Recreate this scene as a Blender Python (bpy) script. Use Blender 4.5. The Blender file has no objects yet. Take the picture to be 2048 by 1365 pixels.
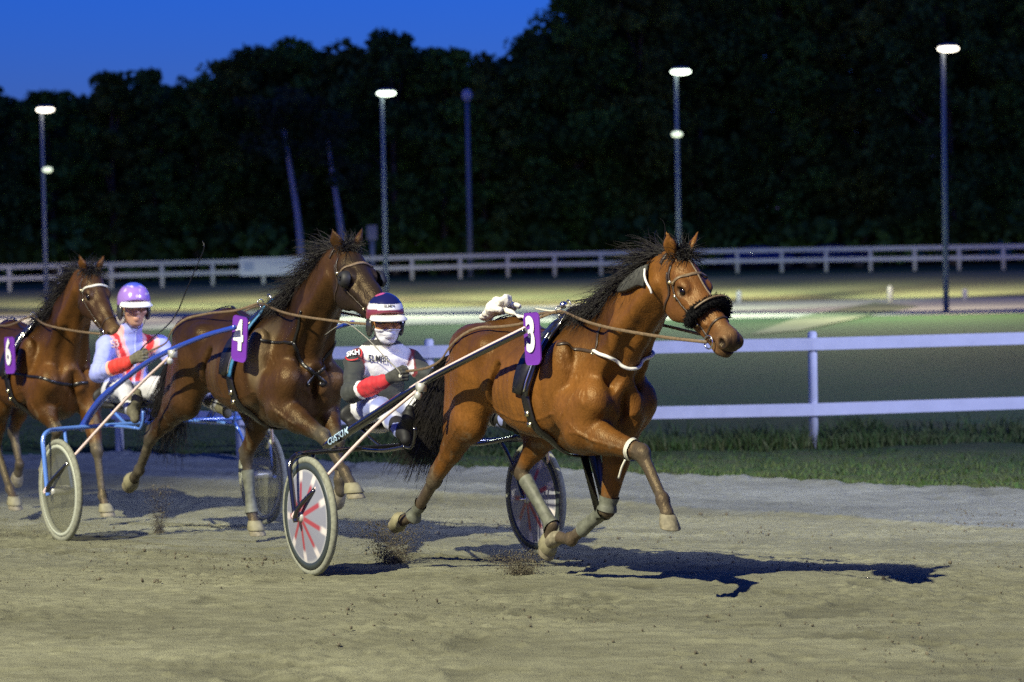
import bpy, math, random
import numpy as np
from mathutils import Matrix, Vector

random.seed(7); RNG = np.random.default_rng(7)
SC = bpy.context.scene
COL = SC.collection

# ------------------------------------------------------------------ camera
FPX, CX, CY = 5000.0, 1024.0, 682.5          # focal length in pixels of the 2048 px frame
CAMP = np.array([0.0, 0.0, 2.0])
PIT, ROL = math.atan(202.5 / FPX), 0.0195
_F = np.array([0, math.cos(PIT), -math.sin(PIT)])
_R0 = np.array([1.0, 0, 0]); _U0 = np.array([0, math.sin(PIT), math.cos(PIT)])
_R = _R0 * math.cos(ROL) - _U0 * math.sin(ROL)
_U = _U0 * math.cos(ROL) + _R0 * math.sin(ROL)
cam_d = bpy.data.cameras.new('camera'); cam = bpy.data.objects.new('camera', cam_d); COL.objects.link(cam)
cam.matrix_world = Matrix([[_R[0], _U[0], -_F[0], CAMP[0]], [_R[1], _U[1], -_F[1], CAMP[1]],
                           [_R[2], _U[2], -_F[2], CAMP[2]], [0, 0, 0, 1]])
cam_d.sensor_fit = 'HORIZONTAL'; cam_d.sensor_width = 36.0; cam_d.lens = 36.0 * FPX / 2048.0
cam_d.clip_start = 0.1; cam_d.clip_end = 3000
cam_d.dof.use_dof = True; cam_d.dof.focus_distance = 14.2; cam_d.dof.aperture_fstop = 2.7
SC.camera = cam

# ------------------------------------------------------------------ dusk sky
SUN_EL, SUN_ROT = math.radians(5.0), math.radians(180 + 25)
w = bpy.data.worlds.new('World'); SC.world = w; w.use_nodes = True
nt = w.node_tree; nt.nodes.clear()
sky = nt.nodes.new('ShaderNodeTexSky'); sky.sky_type = 'NISHITA'; sky.sun_disc = False
sky.sun_elevation = SUN_EL; sky.sun_rotation = SUN_ROT; sky.ozone_density = 7.2; sky.air_density = 1.0; sky.dust_density = 0.3
tint = nt.nodes.new('ShaderNodeMix'); tint.data_type = 'RGBA'; tint.blend_type = 'MULTIPLY'; tint.inputs[0].default_value = 1
tint.inputs[7].default_value = (0.80, 0.44, 1.0, 1)
bg = nt.nodes.new('ShaderNodeBackground'); bg.inputs[1].default_value = 0.23
outw = nt.nodes.new('ShaderNodeOutputWorld')
nt.links.new(sky.outputs[0], tint.inputs[6]); nt.links.new(tint.outputs[2], bg.inputs[0]); nt.links.new(bg.outputs[0], outw.inputs[0])
SKY_TINT = tint.inputs[7]; SKY_BG = bg

# ------------------------------------------------------------------ floodlights of the grandstand side (behind the photographer)
def spot(name, loc, aim, power, color, size, blend=0.4, radius=0.25):
    d = bpy.data.lights.new(name, 'SPOT'); d.energy = power; d.color = color
    d.spot_size = math.radians(size); d.spot_blend = blend; d.shadow_soft_size = radius
    o = bpy.data.objects.new(name, d); COL.objects.link(o); o.location = loc
    o.rotation_euler = (Vector(aim) - Vector(loc)).to_track_quat('-Z', 'Y').to_euler()
    return o
_ph, _el, _dist = math.radians(38), math.radians(44), 42.0
_aim = Vector((-2.5, 14.4, 0))
spot('floodlight_warm', _aim + Vector((-math.sin(_ph) * math.cos(_el), -math.cos(_ph) * math.cos(_el), math.sin(_el))) * _dist, _aim, 162000, (1.0, 0.95, 0.70), 21.0, 0.5, 0.22)
spot('floodlight_cool', (22.0, 3.0, 17.0), (-2.5, 31.0, 0), 46000, (0.54, 0.60, 1.0), 43, 0.6, 0.4)

SC.view_settings.view_transform = 'Standard'; SC.view_settings.look = 'None'
SC.view_settings.exposure = 0; SC.view_settings.gamma = 1
SC.cycles.max_bounces = 6; SC.cycles.transparent_max_bounces = 12
SC.cycles.sample_clamp_indirect = 4.0
SC.cycles.use_denoising = False; SC.cycles.use_adaptive_sampling = False

# ------------------------------------------------------------------ frames: where a thing stands and which way it heads
def pray(x, y): return _F + _R * (x - CX) / FPX - _U * (y - CY) / FPX
class Frame:
    def __init__(s, o, th, z=0.0, sc=1.0):
        s.o = np.array([o[0], o[1], z]); t = math.radians(th); s.th = th; s.sc = sc
        s.f = np.array([math.sin(t), -math.cos(t), 0]); s.l = np.array([math.cos(t), math.sin(t), 0]); s.u = np.array([0, 0, 1.0])
    def at(s, x, y, off):            # photo measurement -> point of the vertical plane `off` metres left of the thing's midline
        d = pray(x, y); t = (off * s.sc - (CAMP - s.o) @ s.l) / (d @ s.l); p = (CAMP + d * t - s.o) / s.sc
        return (float(p @ s.f), off, float(p[2]))
    def local(s, p):
        p = (np.asarray(p, float) - s.o) / s.sc; return np.array([p @ s.f, p @ s.l, p[2]])
    def localdir(s, d): return np.array([d @ s.f, d @ s.l, d[2]])
    def world(s, p): return s.o + (s.f * p[0] + s.l * p[1] + s.u * p[2]) * s.sc
    def rz(s): return math.radians(s.th - 90)

# ------------------------------------------------------------------ object helpers
def link(o, parent=None):
    COL.objects.link(o)
    if parent is not None: o.parent = parent
    return o
def thing(name, label, cat, loc=(0, 0, 0), rz=0.0, group=None):
    o = bpy.data.objects.new(name, None); o.empty_display_size = 0.2; link(o)
    o.location = loc; o.rotation_euler = (0, 0, rz)
    o['label'] = label; o['category'] = cat
    if group: o['group'] = group
    return o
def tag(o, label, cat, group=None, kind=None):
    if label: o['label'] = label
    if cat: o['category'] = cat
    if group: o['group'] = group
    if kind: o['kind'] = kind
    return o
def raw_mesh(name, V, Fs, smooth=True, cols=None):
    me = bpy.data.meshes.new(name)
    V = np.asarray(V, dtype=np.float32)
    if isinstance(Fs, np.ndarray):
        n, k = Fs.shape
        me.vertices.add(len(V)); me.vertices.foreach_set('co', V.ravel())
        me.loops.add(n * k); me.loops.foreach_set('vertex_index', Fs.astype(np.int32).ravel())
        me.polygons.add(n); me.polygons.foreach_set('loop_start', np.arange(0, n * k, k, dtype=np.int32))
        me.polygons.foreach_set('loop_total', np.full(n, k, dtype=np.int32))
        me.update(calc_edges=True)
    else:
        me.from_pydata([tuple(map(float, v)) for v in V], [], Fs); me.update()
    if smooth: me.polygons.foreach_set('use_smooth', np.ones(len(me.polygons), dtype=bool))
    if cols is not None:
        a = me.color_attributes.new('Col', 'FLOAT_COLOR', 'POINT')
        c = np.ones((len(V), 4), dtype=np.float32); c[:, :3] = cols; a.data.foreach_set('color', c.ravel())
    return me
def obj(name, V, Fs, mat, parent=None, smooth=True, cols=None):
    me = raw_mesh(name, V, Fs, smooth, cols)
    o = bpy.data.objects.new(name, me)
    for m in (mat if isinstance(mat, (list, tuple)) else [mat]): me.materials.append(m)
    return link(o, parent)

class MB:
    """collects shapes into one mesh"""
    def __init__(s): s.V = []; s.F = []; s.n = 0
    def add(s, V, F):
        V = np.asarray(V, float); s.V.append(V); s.F += [tuple(i + s.n for i in f) for f in F]; s.n += len(V); return s
    def box(s, c, size, M=None):
        x, y, z = [a / 2 for a in size]
        V = np.array([[sx * x, sy * y, sz * z] for sx in (-1, 1) for sy in (-1, 1) for sz in (-1, 1)])
        if M is not None: V = V @ np.asarray(M).T
        return s.add(V + np.asarray(c, float), [(0, 1, 3, 2), (4, 6, 7, 5), (0, 4, 5, 1), (2, 3, 7, 6), (0, 2, 6, 4), (1, 5, 7, 3)])
    def tube(s, P, r, n=8, flat=1.0, up=None, cap=True):
        P = np.asarray(P, float); m = len(P); r = np.broadcast_to(np.asarray(r, float), (m,))
        T = np.gradient(P, axis=0); T /= np.linalg.norm(T, axis=1)[:, None] + 1e-12
        ref = np.array([0, 0, 1.0]) if up is None else np.asarray(up, float)
        if up is None and abs(T[0] @ ref) > 0.9: ref = np.array([1.0, 0, 0])
        V = []; a = np.cross(T[0], ref); a /= np.linalg.norm(a)
        for i in range(m):
            if up is not None:
                a = np.cross(T[i], ref)
            else:
                a = a - T[i] * (a @ T[i])
            a = a / (np.linalg.norm(a) + 1e-12)
            b = np.cross(a, T[i])
            for k in range(n):
                t = 2 * math.pi * k / n
                V.append(P[i] + r[i] * (math.cos(t) * a * flat + math.sin(t) * b))
        F = [(i * n + k, i * n + (k + 1) % n, (i + 1) * n + (k + 1) % n, (i + 1) * n + k) for i in range(m - 1) for k in range(n)]
        if cap: F += [tuple(range(n - 1, -1, -1)), tuple(range((m - 1) * n, m * n))]
        return s.add(V, F)
    def ribbon(s, P, N, w, th=0.004):
        P = np.asarray(P, float); N = np.asarray(N, float); m = len(P); w = np.broadcast_to(np.asarray(w, float), (m,))
        T = np.gradient(P, axis=0); T /= np.linalg.norm(T, axis=1)[:, None] + 1e-12
        B = np.cross(N, T); B /= np.linalg.norm(B, axis=1)[:, None] + 1e-12
        V = []
        for i in range(m):
            e = 0.42
            for (sb, sn) in ((-1, 0), (-1 + .15, 1), (1 - .15, 1), (1, 0)): V.append(P[i] + B[i] * sb * w[i] / 2 + N[i] * sn * th)
        F = []
        for i in range(m - 1):
            for k in range(4): F.append((i * 4 + k, (i + 1) * 4 + k, (i + 1) * 4 + (k + 1) % 4, i * 4 + (k + 1) % 4))
        F += [(0, 1, 2, 3), tuple((m - 1) * 4 + k for k in (3, 2, 1, 0))]
        return s.add(V, F)
    def lathe(s, prof, n=32, M=None, c=(0, 0, 0), closed=False):
        V = []
        for (r, z) in prof:
            for k in range(n):
                t = 2 * math.pi * k / n; V.append((r * math.cos(t), r * math.sin(t), z))
        V = np.array(V)
        if M is not None: V = V @ np.asarray(M).T
        m = len(prof)
        F = [(i * n + k, i * n + (k + 1) % n, (i + 1) * n + (k + 1) % n, (i + 1) * n + k) for i in range(m - 1) for k in range(n)]
        if closed: F += [((m - 1) * n + k, (m - 1) * n + (k + 1) % n, (k + 1) % n, k) for k in range(n)]
        return s.add(V + np.asarray(c, float), F)
    def blob(s, c, r, n=10, m=7, M=None, noise=0.0):
        V = []; r = np.broadcast_to(np.asarray(r, float), (3,))
        for i in range(m + 1):
            ph = math.pi * i / m
            for k in range(n):
                t = 2 * math.pi * k / n; q = 1 + (random.uniform(-noise, noise) if noise else 0)
                V.append((q * math.sin(ph) * math.cos(t), q * math.sin(ph) * math.sin(t), q * math.cos(ph)))
        V = np.array(V) * r
        if M is not None: V = V @ np.asarray(M).T
        F = [(i * n + k, (i + 1) * n + k, (i + 1) * n + (k + 1) % n, i * n + (k + 1) % n) for i in range(m) for k in range(n)]
        return s.add(V + np.asarray(c, float), F)
    def obj(s, name, mat, parent=None, smooth=True):
        return obj(name, np.vstack(s.V), s.F, mat, parent, smooth)
    def each(s, name, mat, parent=None, smooth=True):          # every piece an object of its own
        out = []; n0 = 0; k = 0
        for V in s.V:
            n1 = n0 + len(V); Fp = []
            while k < len(s.F) and s.F[k][0] < n1: Fp.append(tuple(i - n0 for i in s.F[k])); k += 1
            out.append(obj(name, V, Fp, mat, parent, smooth)); n0 = n1
        return out

def bez(P, n=24):
    """smooth curve through points (Catmull-Rom)"""
    P = np.asarray(P, float)
    if len(P) == 1: return np.repeat(P, n, 0)
    if len(P) == 2: return np.linspace(P[0], P[1], n)
    Q = np.vstack([2 * P[0] - P[1], P, 2 * P[-1] - P[-2]]); out = []
    seg = len(P) - 1; per = max(2, n // seg)
    for i in range(seg):
        p0, p1, p2, p3 = Q[i:i + 4]
        for k in range(per):
            t = k / per
            out.append(0.5 * (2 * p1 + (p2 - p0) * t + (2 * p0 - 5 * p1 + 4 * p2 - p3) * t * t + (3 * p1 - p0 - 3 * p2 + p3) * t ** 3))
    out.append(P[-1]); return np.array(out)

def text_mesh(body, size=1.0, bold=0.0, xs=1.0):
    c = bpy.data.curves.new('writing', 'FONT'); c.body = body; c.size = size; c.offset = bold; c.align_x = 'CENTER'; c.align_y = 'CENTER'
    c.resolution_u = 6
    o = bpy.data.objects.new('writing', c); COL.objects.link(o)
    dg = bpy.context.evaluated_depsgraph_get(); dg.update(); me = bpy.data.meshes.new_from_object(o.evaluated_get(dg))
    V = np.array([v.co[:] for v in me.vertices]); F = [tuple(p.vertices) for p in me.polygons]
    bpy.data.objects.remove(o); bpy.data.curves.remove(c); bpy.data.meshes.remove(me)
    V[:, 0] *= xs
    return V, F

# ------------------------------------------------------------------ signed-distance modelling
class Field:
    def __init__(s, lo, hi, h):
        s.h = h; s.lo = np.asarray(lo, float); n = np.ceil((np.asarray(hi) - s.lo) / h).astype(int) + 1; s.n = n
        s.ax = [(s.lo[i] + h * np.arange(n[i])).astype(np.float32) for i in range(3)]
        s.D = np.full(n, 0.12, dtype=np.float32)
    def sub(s, lo, hi):
        i0 = np.clip(np.floor((np.asarray(lo) - s.lo) / s.h).astype(int), 0, s.n); i1 = np.clip(np.ceil((np.asarray(hi) - s.lo) / s.h).astype(int) + 1, 0, s.n)
        sl = tuple(slice(i0[i], i1[i]) for i in range(3))
        X = s.ax[0][sl[0]][:, None, None]; Y = s.ax[1][sl[1]][None, :, None]; Z = s.ax[2][sl[2]][None, None, :]
        return sl, X, Y, Z
    def comb(s, sl, d, k, op):
        a = s.D[sl]
        if op == 'u':
            h = np.maximum(k - np.abs(a - d), 0) / k; s.D[sl] = np.minimum(a, d) - h * h * k * 0.25
        else:
            d = -d; h = np.maximum(k - np.abs(a - d), 0) / k; s.D[sl] = np.maximum(a, d) + h * h * k * 0.25
    def cone(s, a, b, ra, rb, k=0.04, lat=None, sc=1.0, op='u'):
        a = np.asarray(a, float); b = np.asarray(b, float); R = max(ra, rb) * max(1.0, sc) + k + 0.02
        sl, X, Y, Z = s.sub(np.minimum(a, b) - R, np.maximum(a, b) + R)
        ba = b - a; L = float(ba @ ba) + 1e-9
        x, y, z = X - a[0], Y - a[1], Z - a[2]
        t = np.clip((x * ba[0] + y * ba[1] + z * ba[2]) / L, 0, 1).astype(np.float32)
        vx, vy, vz = x - t * ba[0], y - t * ba[1], z - t * ba[2]
        r = ra + (rb - ra) * t
        n0 = np.sqrt(vx * vx + vy * vy + vz * vz) + 1e-6
        if sc != 1.0:
            l = np.array([0, 1.0, 0]) if lat is None else np.asarray(lat, float)
            v = (vx * l[0] + vy * l[1] + vz * l[2]) * (1 / sc - 1)
            vx, vy, vz = vx + v * l[0], vy + v * l[1], vz + v * l[2]
            n1 = np.sqrt(vx * vx + vy * vy + vz * vz) + 1e-6
            d = (n1 - r) * np.minimum(n0 / n1, 1.0 if sc < 1 else sc)
        else: d = n0 - r
        s.comb(sl, d.astype(np.float32), k, op); return s
    def ell(s, c, r, k=0.04, ax=None, op='u'):
        c = np.asarray(c, float); r = np.asarray(r, float); R = float(max(r)) + k + 0.02
        sl, X, Y, Z = s.sub(c - R, c + R)
        x, y, z = X - c[0], Y - c[1], Z - c[2]
        if ax is not None:
            A = np.asarray(ax, float)
            x, y, z = (x * A[0, 0] + y * A[0, 1] + z * A[0, 2]), (x * A[1, 0] + y * A[1, 1] + z * A[1, 2]), (x * A[2, 0] + y * A[2, 1] + z * A[2, 2])
        k0 = np.sqrt((x / r[0]) ** 2 + (y / r[1]) ** 2 + (z / r[2]) ** 2) + 1e-6
        k1 = np.sqrt((x / r[0] ** 2) ** 2 + (y / r[1] ** 2) ** 2 + (z / r[2] ** 2) ** 2) + 1e-6
        s.comb(sl, (k0 * (k0 - 1) / k1).astype(np.float32), k, op); return s
    def plane_cut(s, p, nrm, k=0.01):          # removes the side the normal points to
        X = s.ax[0][:, None, None]; Y = s.ax[1][None, :, None]; Z = s.ax[2][None, None, :]
        d = -((X - p[0]) * nrm[0] + (Y - p[1]) * nrm[1] + (Z - p[2]) * nrm[2])
        s.comb((slice(None),) * 3, d.astype(np.float32), k, 's'); return s
    def loft(s, st, k=0.05):
        st = np.asarray(st, float); xs = st[:, 0]; dense = np.linspace(xs[0], xs[-1], 200)
        def sm(c):
            v = np.interp(dense, xs, c); ker = np.hanning(25); ker /= ker.sum()
            return np.convolve(np.pad(v, 12, mode='edge'), ker, 'valid')
        zt, zb, ww = sm(st[:, 1]), sm(st[:, 2]), sm(st[:, 3])
        sl, X, Y, Z = s.sub((xs[0] - .05, -.5, .6), (xs[-1] + .05, .5, 1.8))
        x1 = X.ravel(); T = np.interp(x1, dense, zt)[:, None, None]; B = np.interp(x1, dense, zb)[:, None, None]; W = np.interp(x1, dense, ww)[:, None, None]
        c = T * .46 + B * .54; up = T - c; dn = c - B; H = np.where(Z > c, up, dn)
        q = np.sqrt((Y / W) ** 2 + ((Z - c) / H) ** 2) + 1e-6
        d = (q - 1) * np.minimum(W, H) * .9
        d = np.maximum(d, np.maximum(xs[0] - X, X - xs[-1]))
        s.comb(sl, d.astype(np.float32), k, 'u'); return s
    def val(s, P):
        P = (np.asarray(P, float) - s.lo) / s.h; i = np.clip(np.floor(P).astype(int), 0, s.n - 2); f = np.clip(P - i, 0, 1); o = 0
        for a in (0, 1):
            for b in (0, 1):
                for c in (0, 1):
                    wt = (f[..., 0] if a else 1 - f[..., 0]) * (f[..., 1] if b else 1 - f[..., 1]) * (f[..., 2] if c else 1 - f[..., 2])
                    o = o + wt * s.D[i[..., 0] + a, i[..., 1] + b, i[..., 2] + c]
        return o
    def grad(s, P):
        e = s.h * 1.5; P = np.asarray(P, float); g = np.stack([s.val(P + np.eye(3)[i] * e) - s.val(P - np.eye(3)[i] * e) for i in range(3)], -1)
        return g / (np.linalg.norm(g, axis=-1)[..., None] + 1e-9)
    def snap(s, P, lift=0.0, it=12):
        P = np.asarray(P, float).copy()
        for _ in range(it): P -= s.grad(P) * np.clip(s.val(P) - lift, -.02, .02)[..., None] * 0.8
        return P, s.grad(P)
    def hit(s, o, d, tmax=40):
        d = d / np.linalg.norm(d); lo, hi = s.lo, s.lo + s.h * (s.n - 1)
        t0 = (lo - o) / d; t1 = (hi - o) / d; t = max(np.minimum(t0, t1).max(), 0) + 1e-4; te = np.maximum(t0, t1).min()
        while t < te:
            v = float(s.val(o + d * t))
            if v < 0.0008: return o + d * t
            t += min(max(v * .6, .002), .02)
        return None
    def mesh(s):
        D = s.D; S = D < 0
        cs = np.zeros(np.array(D.shape) - 1, dtype=np.int8)
        for a in (0, 1):
            for b in (0, 1):
                for c in (0, 1): cs += S[a:D.shape[0] - 1 + a, b:D.shape[1] - 1 + b, c:D.shape[2] - 1 + c]
        act = np.argwhere((cs > 0) & (cs < 8)); idx = np.full(cs.shape, -1, dtype=np.int32); idx[tuple(act.T)] = np.arange(len(act))
        acc = np.zeros((len(act), 3)); cnt = np.zeros(len(act))
        cor = [np.array(c) for c in np.ndindex(2, 2, 2)]
        vals = {tuple(c): D[act[:, 0] + c[0], act[:, 1] + c[1], act[:, 2] + c[2]].astype(float) for c in cor}
        for c in cor:
            for a in range(3):
                if c[a] == 0:
                    e = c.copy(); e[a] = 1; v0, v1 = vals[tuple(c)], vals[tuple(e)]; m = (v0 < 0) != (v1 < 0)
                    t = np.where(m, v0 / (v0 - v1 + 1e-12), 0); p = np.repeat(c[None].astype(float), len(act), 0); p[:, a] += t
                    acc[m] += p[m]; cnt[m] += 1
        V = s.lo + (act + acc / cnt[:, None]) * s.h
        Fs = []
        for a in range(3):
            u, v = (a + 1) % 3, (a + 2) % 3
            sl0 = [slice(None)] * 3; sl1 = [slice(None)] * 3; sl0[a] = slice(0, -1); sl1[a] = slice(1, None)
            A, B = S[tuple(sl0)], S[tuple(sl1)]; E = np.argwhere(A != B)
            E = E[(E[:, u] > 0) & (E[:, v] > 0) & (E[:, u] < cs.shape[u]) & (E[:, v] < cs.shape[v])]
            ins = A[tuple(E.T)]
            def cell(du, dv):
                q = E.copy(); q[:, u] += du; q[:, v] += dv; return idx[tuple(q.T)]
            q = np.stack([cell(-1, -1), cell(0, -1), cell(0, 0), cell(-1, 0)], 1); q[~ins] = q[~ins][:, ::-1]
            Fs.append(q)
        Fs = np.vstack(Fs); Fs = Fs[(Fs >= 0).all(1)]
        return V, Fs

def nrm(v): v = np.asarray(v, float); return v / (np.linalg.norm(v) + 1e-12)
def sstep(a, b, x): t = np.clip((x - a) / (b - a), 0, 1); return t * t * (3 - 2 * t)
def segd(P, a, b):
    a = np.asarray(a, float); b = np.asarray(b, float); ba = b - a; t = np.clip(((P - a) @ ba) / (ba @ ba), 0, 1)
    return np.linalg.norm(P - a - t[:, None] * ba, axis=1), t
def vnoise(P, f, seed=0):
    """cheap smooth value noise on points, -1..1"""
    P = np.asarray(P, float) * f; i = np.floor(P).astype(np.int64); u = P - i; u = u * u * (3 - 2 * u); o = 0
    for a in (0, 1):
        for b in (0, 1):
            for c in (0, 1):
                q = (i[..., 0] + a) * 73856093 ^ (i[..., 1] + b) * 19349663 ^ (i[..., 2] + c) * 83492791 ^ (seed * 2654435761)
                q = (q ^ (q >> 13)) * 1274126177 & 0x7fffffff; r = ((q ^ (q >> 16)) & 0xffff) / 32767.5 - 1
                o = o + r * (u[..., 0] if a else 1 - u[..., 0]) * (u[..., 1] if b else 1 - u[..., 1]) * (u[..., 2] if c else 1 - u[..., 2])
    return o

def strands(roots, dirs, length, r0=0.0022, seg=7, pull=(0, 0, -1), pullk=0.2, curl=0.25, rng=RNG, r1=0.0006):
    """hair strands as thin three-sided tubes: returns V, F arrays"""
    R = np.asarray(roots, float); N = len(R); d = np.asarray(dirs, float); d = d / (np.linalg.norm(d, axis=1)[:, None] + 1e-9)
    L = np.broadcast_to(np.asarray(length, float), (N,)); P = [R]; step = (L / seg)[:, None]; ph = rng.normal(0, 1, (N, 3)); D = [d]
    pull = np.broadcast_to(np.asarray(pull, float), (N, 3))
    for i in range(seg):
        ph = ph * .7 + rng.normal(0, .7, (N, 3)); d = d + pull * pullk + ph * curl * .35
        d = d / (np.linalg.norm(d, axis=1)[:, None] + 1e-9); P.append(P[-1] + d * step); D.append(d)
    P = np.stack(P, 1); D = np.stack(D, 1)
    a = np.cross(D, np.array([.31, .77, .55])); a /= np.linalg.norm(a, axis=2)[..., None] + 1e-9; b = np.cross(D, a)
    rr = np.linspace(r0, r1, seg + 1)[None, :, None]
    V = np.stack([P + rr * (math.cos(t) * a + math.sin(t) * b) for t in (0, 2.094, 4.189)], 2)      # N, seg+1, 3, 3
    base = np.arange(N * (seg + 1) * 3).reshape(N, seg + 1, 3)
    F = [np.stack([base[:, :-1, k], base[:, :-1, (k + 1) % 3], base[:, 1:, (k + 1) % 3], base[:, 1:, k]], -1).reshape(-1, 4) for k in range(3)]
    return V.reshape(-1, 3), np.vstack(F)

# ------------------------------------------------------------------ materials
def mat(name, color=(.5, .5, .5), rough=.6, metal=0.0, spec=.5, noise=0.0, nscale=20, bump=0.0, bscale=60, attr=None, sheen=0.0, coat=0.0,
        stretch=None, emit=None, emit_s=0.0, alpha=1.0, trans=0.0):
    m = bpy.data.materials.new(name); m.use_nodes = True; n = m.node_tree; b = n.nodes['Principled BSDF']
    b.inputs['Roughness'].default_value = rough; b.inputs['Metallic'].default_value = metal; b.inputs['Specular IOR Level'].default_value = spec
    if sheen: b.inputs['Sheen Weight'].default_value = sheen
    if coat: b.inputs['Coat Weight'].default_value = coat; b.inputs['Coat Roughness'].default_value = .15
    tc = n.nodes.new('ShaderNodeTexCoord'); src = tc.outputs['Object']
    if stretch:
        mp = n.nodes.new('ShaderNodeMapping'); mp.inputs['Scale'].default_value = stretch; n.links.new(src, mp.inputs[0]); src = mp.outputs[0]
    if attr:
        at = n.nodes.new('ShaderNodeVertexColor'); at.layer_name = attr; base = at.outputs[0]
    else:
        rgb = n.nodes.new('ShaderNodeRGB'); rgb.outputs[0].default_value = (*color, 1); base = rgb.outputs[0]
    if noise:
        nz = n.nodes.new('ShaderNodeTexNoise'); nz.inputs['Scale'].default_value = nscale; nz.inputs['Detail'].default_value = 5; n.links.new(src, nz.inputs[0])
        mr = n.nodes.new('ShaderNodeMapRange'); mr.inputs[1].default_value = .3; mr.inputs[2].default_value = .7
        mr.inputs[3].default_value = 1 - noise; mr.inputs[4].default_value = 1 + noise; n.links.new(nz.outputs[0], mr.inputs[0])
        mx = n.nodes.new('ShaderNodeVectorMath'); mx.operation = 'SCALE'; n.links.new(base, mx.inputs[0]); n.links.new(mr.outputs[0], mx.inputs['Scale']); base = mx.outputs[0]
    n.links.new(base, b.inputs['Base Color'])
    if bump:
        nb = n.nodes.new('ShaderNodeTexNoise'); nb.inputs['Scale'].default_value = bscale; nb.inputs['Detail'].default_value = 4; n.links.new(src, nb.inputs[0])
        bp = n.nodes.new('ShaderNodeBump'); bp.inputs['Strength'].default_value = bump; bp.inputs['Distance'].default_value = .01
        n.links.new(nb.outputs[0], bp.inputs['Height']); n.links.new(bp.outputs[0], b.inputs['Normal'])
    if emit: b.inputs['Emission Color'].default_value = (*emit, 1); b.inputs['Emission Strength'].default_value = emit_s
    if alpha < 1: b.inputs['Alpha'].default_value = alpha
    if trans: b.inputs['Transmission Weight'].default_value = trans
    return m
M = {}
M['coat'] = mat('horse_coat', rough=.41, spec=.36, noise=.14, nscale=55, bump=.42, bscale=120, attr='Col', stretch=(1, 1, .55))
_b = M['coat'].node_tree.nodes['Principled BSDF']; _b.inputs['Specular Tint'].default_value = (1.0, .76, .46, 1)
M['hair'] = mat('black_hair', (.012, .010, .009), .5, spec=.35)
M['hairbrown'] = mat('dark_brown_hair', (.022, .014, .010), .5, spec=.35)
M['hoof'] = mat('dusty_hoof_horn', (.20, .175, .11), .75, noise=.35, nscale=40, bump=.3)
M['eye'] = mat('dark_eye', (.006, .004, .003), .10, spec=.5)
M['leather'] = mat('black_leather', (.012, .011, .010), .32, spec=.6, noise=.3, nscale=60)
M['brownleather'] = mat('worn_brown_leather', (.16, .11, .06), .5, noise=.3, nscale=60)
M['darkleather'] = mat('dark_brown_leather', (.045, .028, .016), .4, noise=.3, nscale=60)
M['patent'] = mat('glossy_black_leather', (.008, .008, .009), .12, spec=.8, coat=.6)
M['metal'] = mat('polished_steel', (.75, .74, .70), .22, metal=1)
M['brass'] = mat('pale_brass', (.75, .66, .42), .3, metal=1)
M['white'] = mat('white_plastic', (.78, .77, .72), .45)
M['whitecloth'] = mat('white_cloth', (.72, .69, .60), .9, noise=.15, nscale=30, bump=.6, bscale=40)
M['purple'] = mat('purple_plastic', (.16, .035, .36), .45)
M['plateedge'] = mat('plate_white', (.82, .82, .80), .5)
M['fleece'] = mat('black_fleece', (.007, .007, .0075), .9, spec=.2, bump=1.0, bscale=150)
M['boot'] = mat('dusty_grey_boot', (.115, .12, .088), .6, noise=.35, nscale=25, bump=.2)
M['bell'] = mat('dusty_cream_rubber', (.22, .20, .115), .7, noise=.3, nscale=25)
M['cream'] = mat('cream_strap', (.62, .60, .48), .6)
M['teal'] = mat('blue_webbing', (.03, .16, .33), .55, noise=.2, nscale=80)
M['neckpad'] = mat('grey_neck_pad', (.055, .055, .048), .8, noise=.3, nscale=30, bump=.4)
M['blacktube'] = mat('glossy_black_tube', (.01, .01, .011), .14, spec=.8, coat=.8)
M['rosetube'] = mat('pale_rose_tube', (.80, .62, .56), .25, spec=.6)
M['bluetube'] = mat('blue_painted_tube', (.03, .07, .42), .22, spec=.7, coat=.6)
M['paleblue'] = mat('pale_blue_painted_tube', (.10, .22, .62), .3, spec=.6, coat=.4)
M['tyre'] = mat('sandy_tyre', (.23, .235, .175), .85, noise=.25, nscale=50)
M['tyredark'] = mat('dark_rim', (.035, .045, .045), .45)
M['tyrepale'] = mat('pale_tyre_wall', (.42, .44, .35), .7)
M['disc'] = mat('painted_wheel_cover', rough=.35, attr='Col', spec=.5)
M['seat'] = mat('black_seat', (.012, .012, .012), .6)
M['fabric'] = mat('racing_fabric', rough=.75, attr='Col', noise=.07, nscale=25, bump=.15, bscale=80, sheen=.1)
M['skin'] = mat('skin', rough=.5, attr='Col', noise=.06, nscale=60)
M['glove'] = mat('dark_glove', (.045, .045, .038), .8, noise=.3, nscale=60)
M['glovelight'] = mat('khaki_glove', (.12, .11, .07), .8, noise=.3, nscale=60)
M['helmet'] = mat('painted_helmet', rough=.22, attr='Col', coat=.5)
M['goggle'] = mat('tinted_lens', (.03, .012, .008), .08, spec=.8)
M['text_black'] = mat('black_print', (.02, .02, .02), .6)
M['text_pale'] = mat('pale_blue_print', (.45, .62, .75), .5)
M['text_white'] = mat('white_print', (.82, .83, .85), .5)
M['text_red'] = mat('red_print', (.55, .03, .03), .5)
M['text_peach'] = mat('peach_print', (.80, .55, .42), .5)
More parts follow.
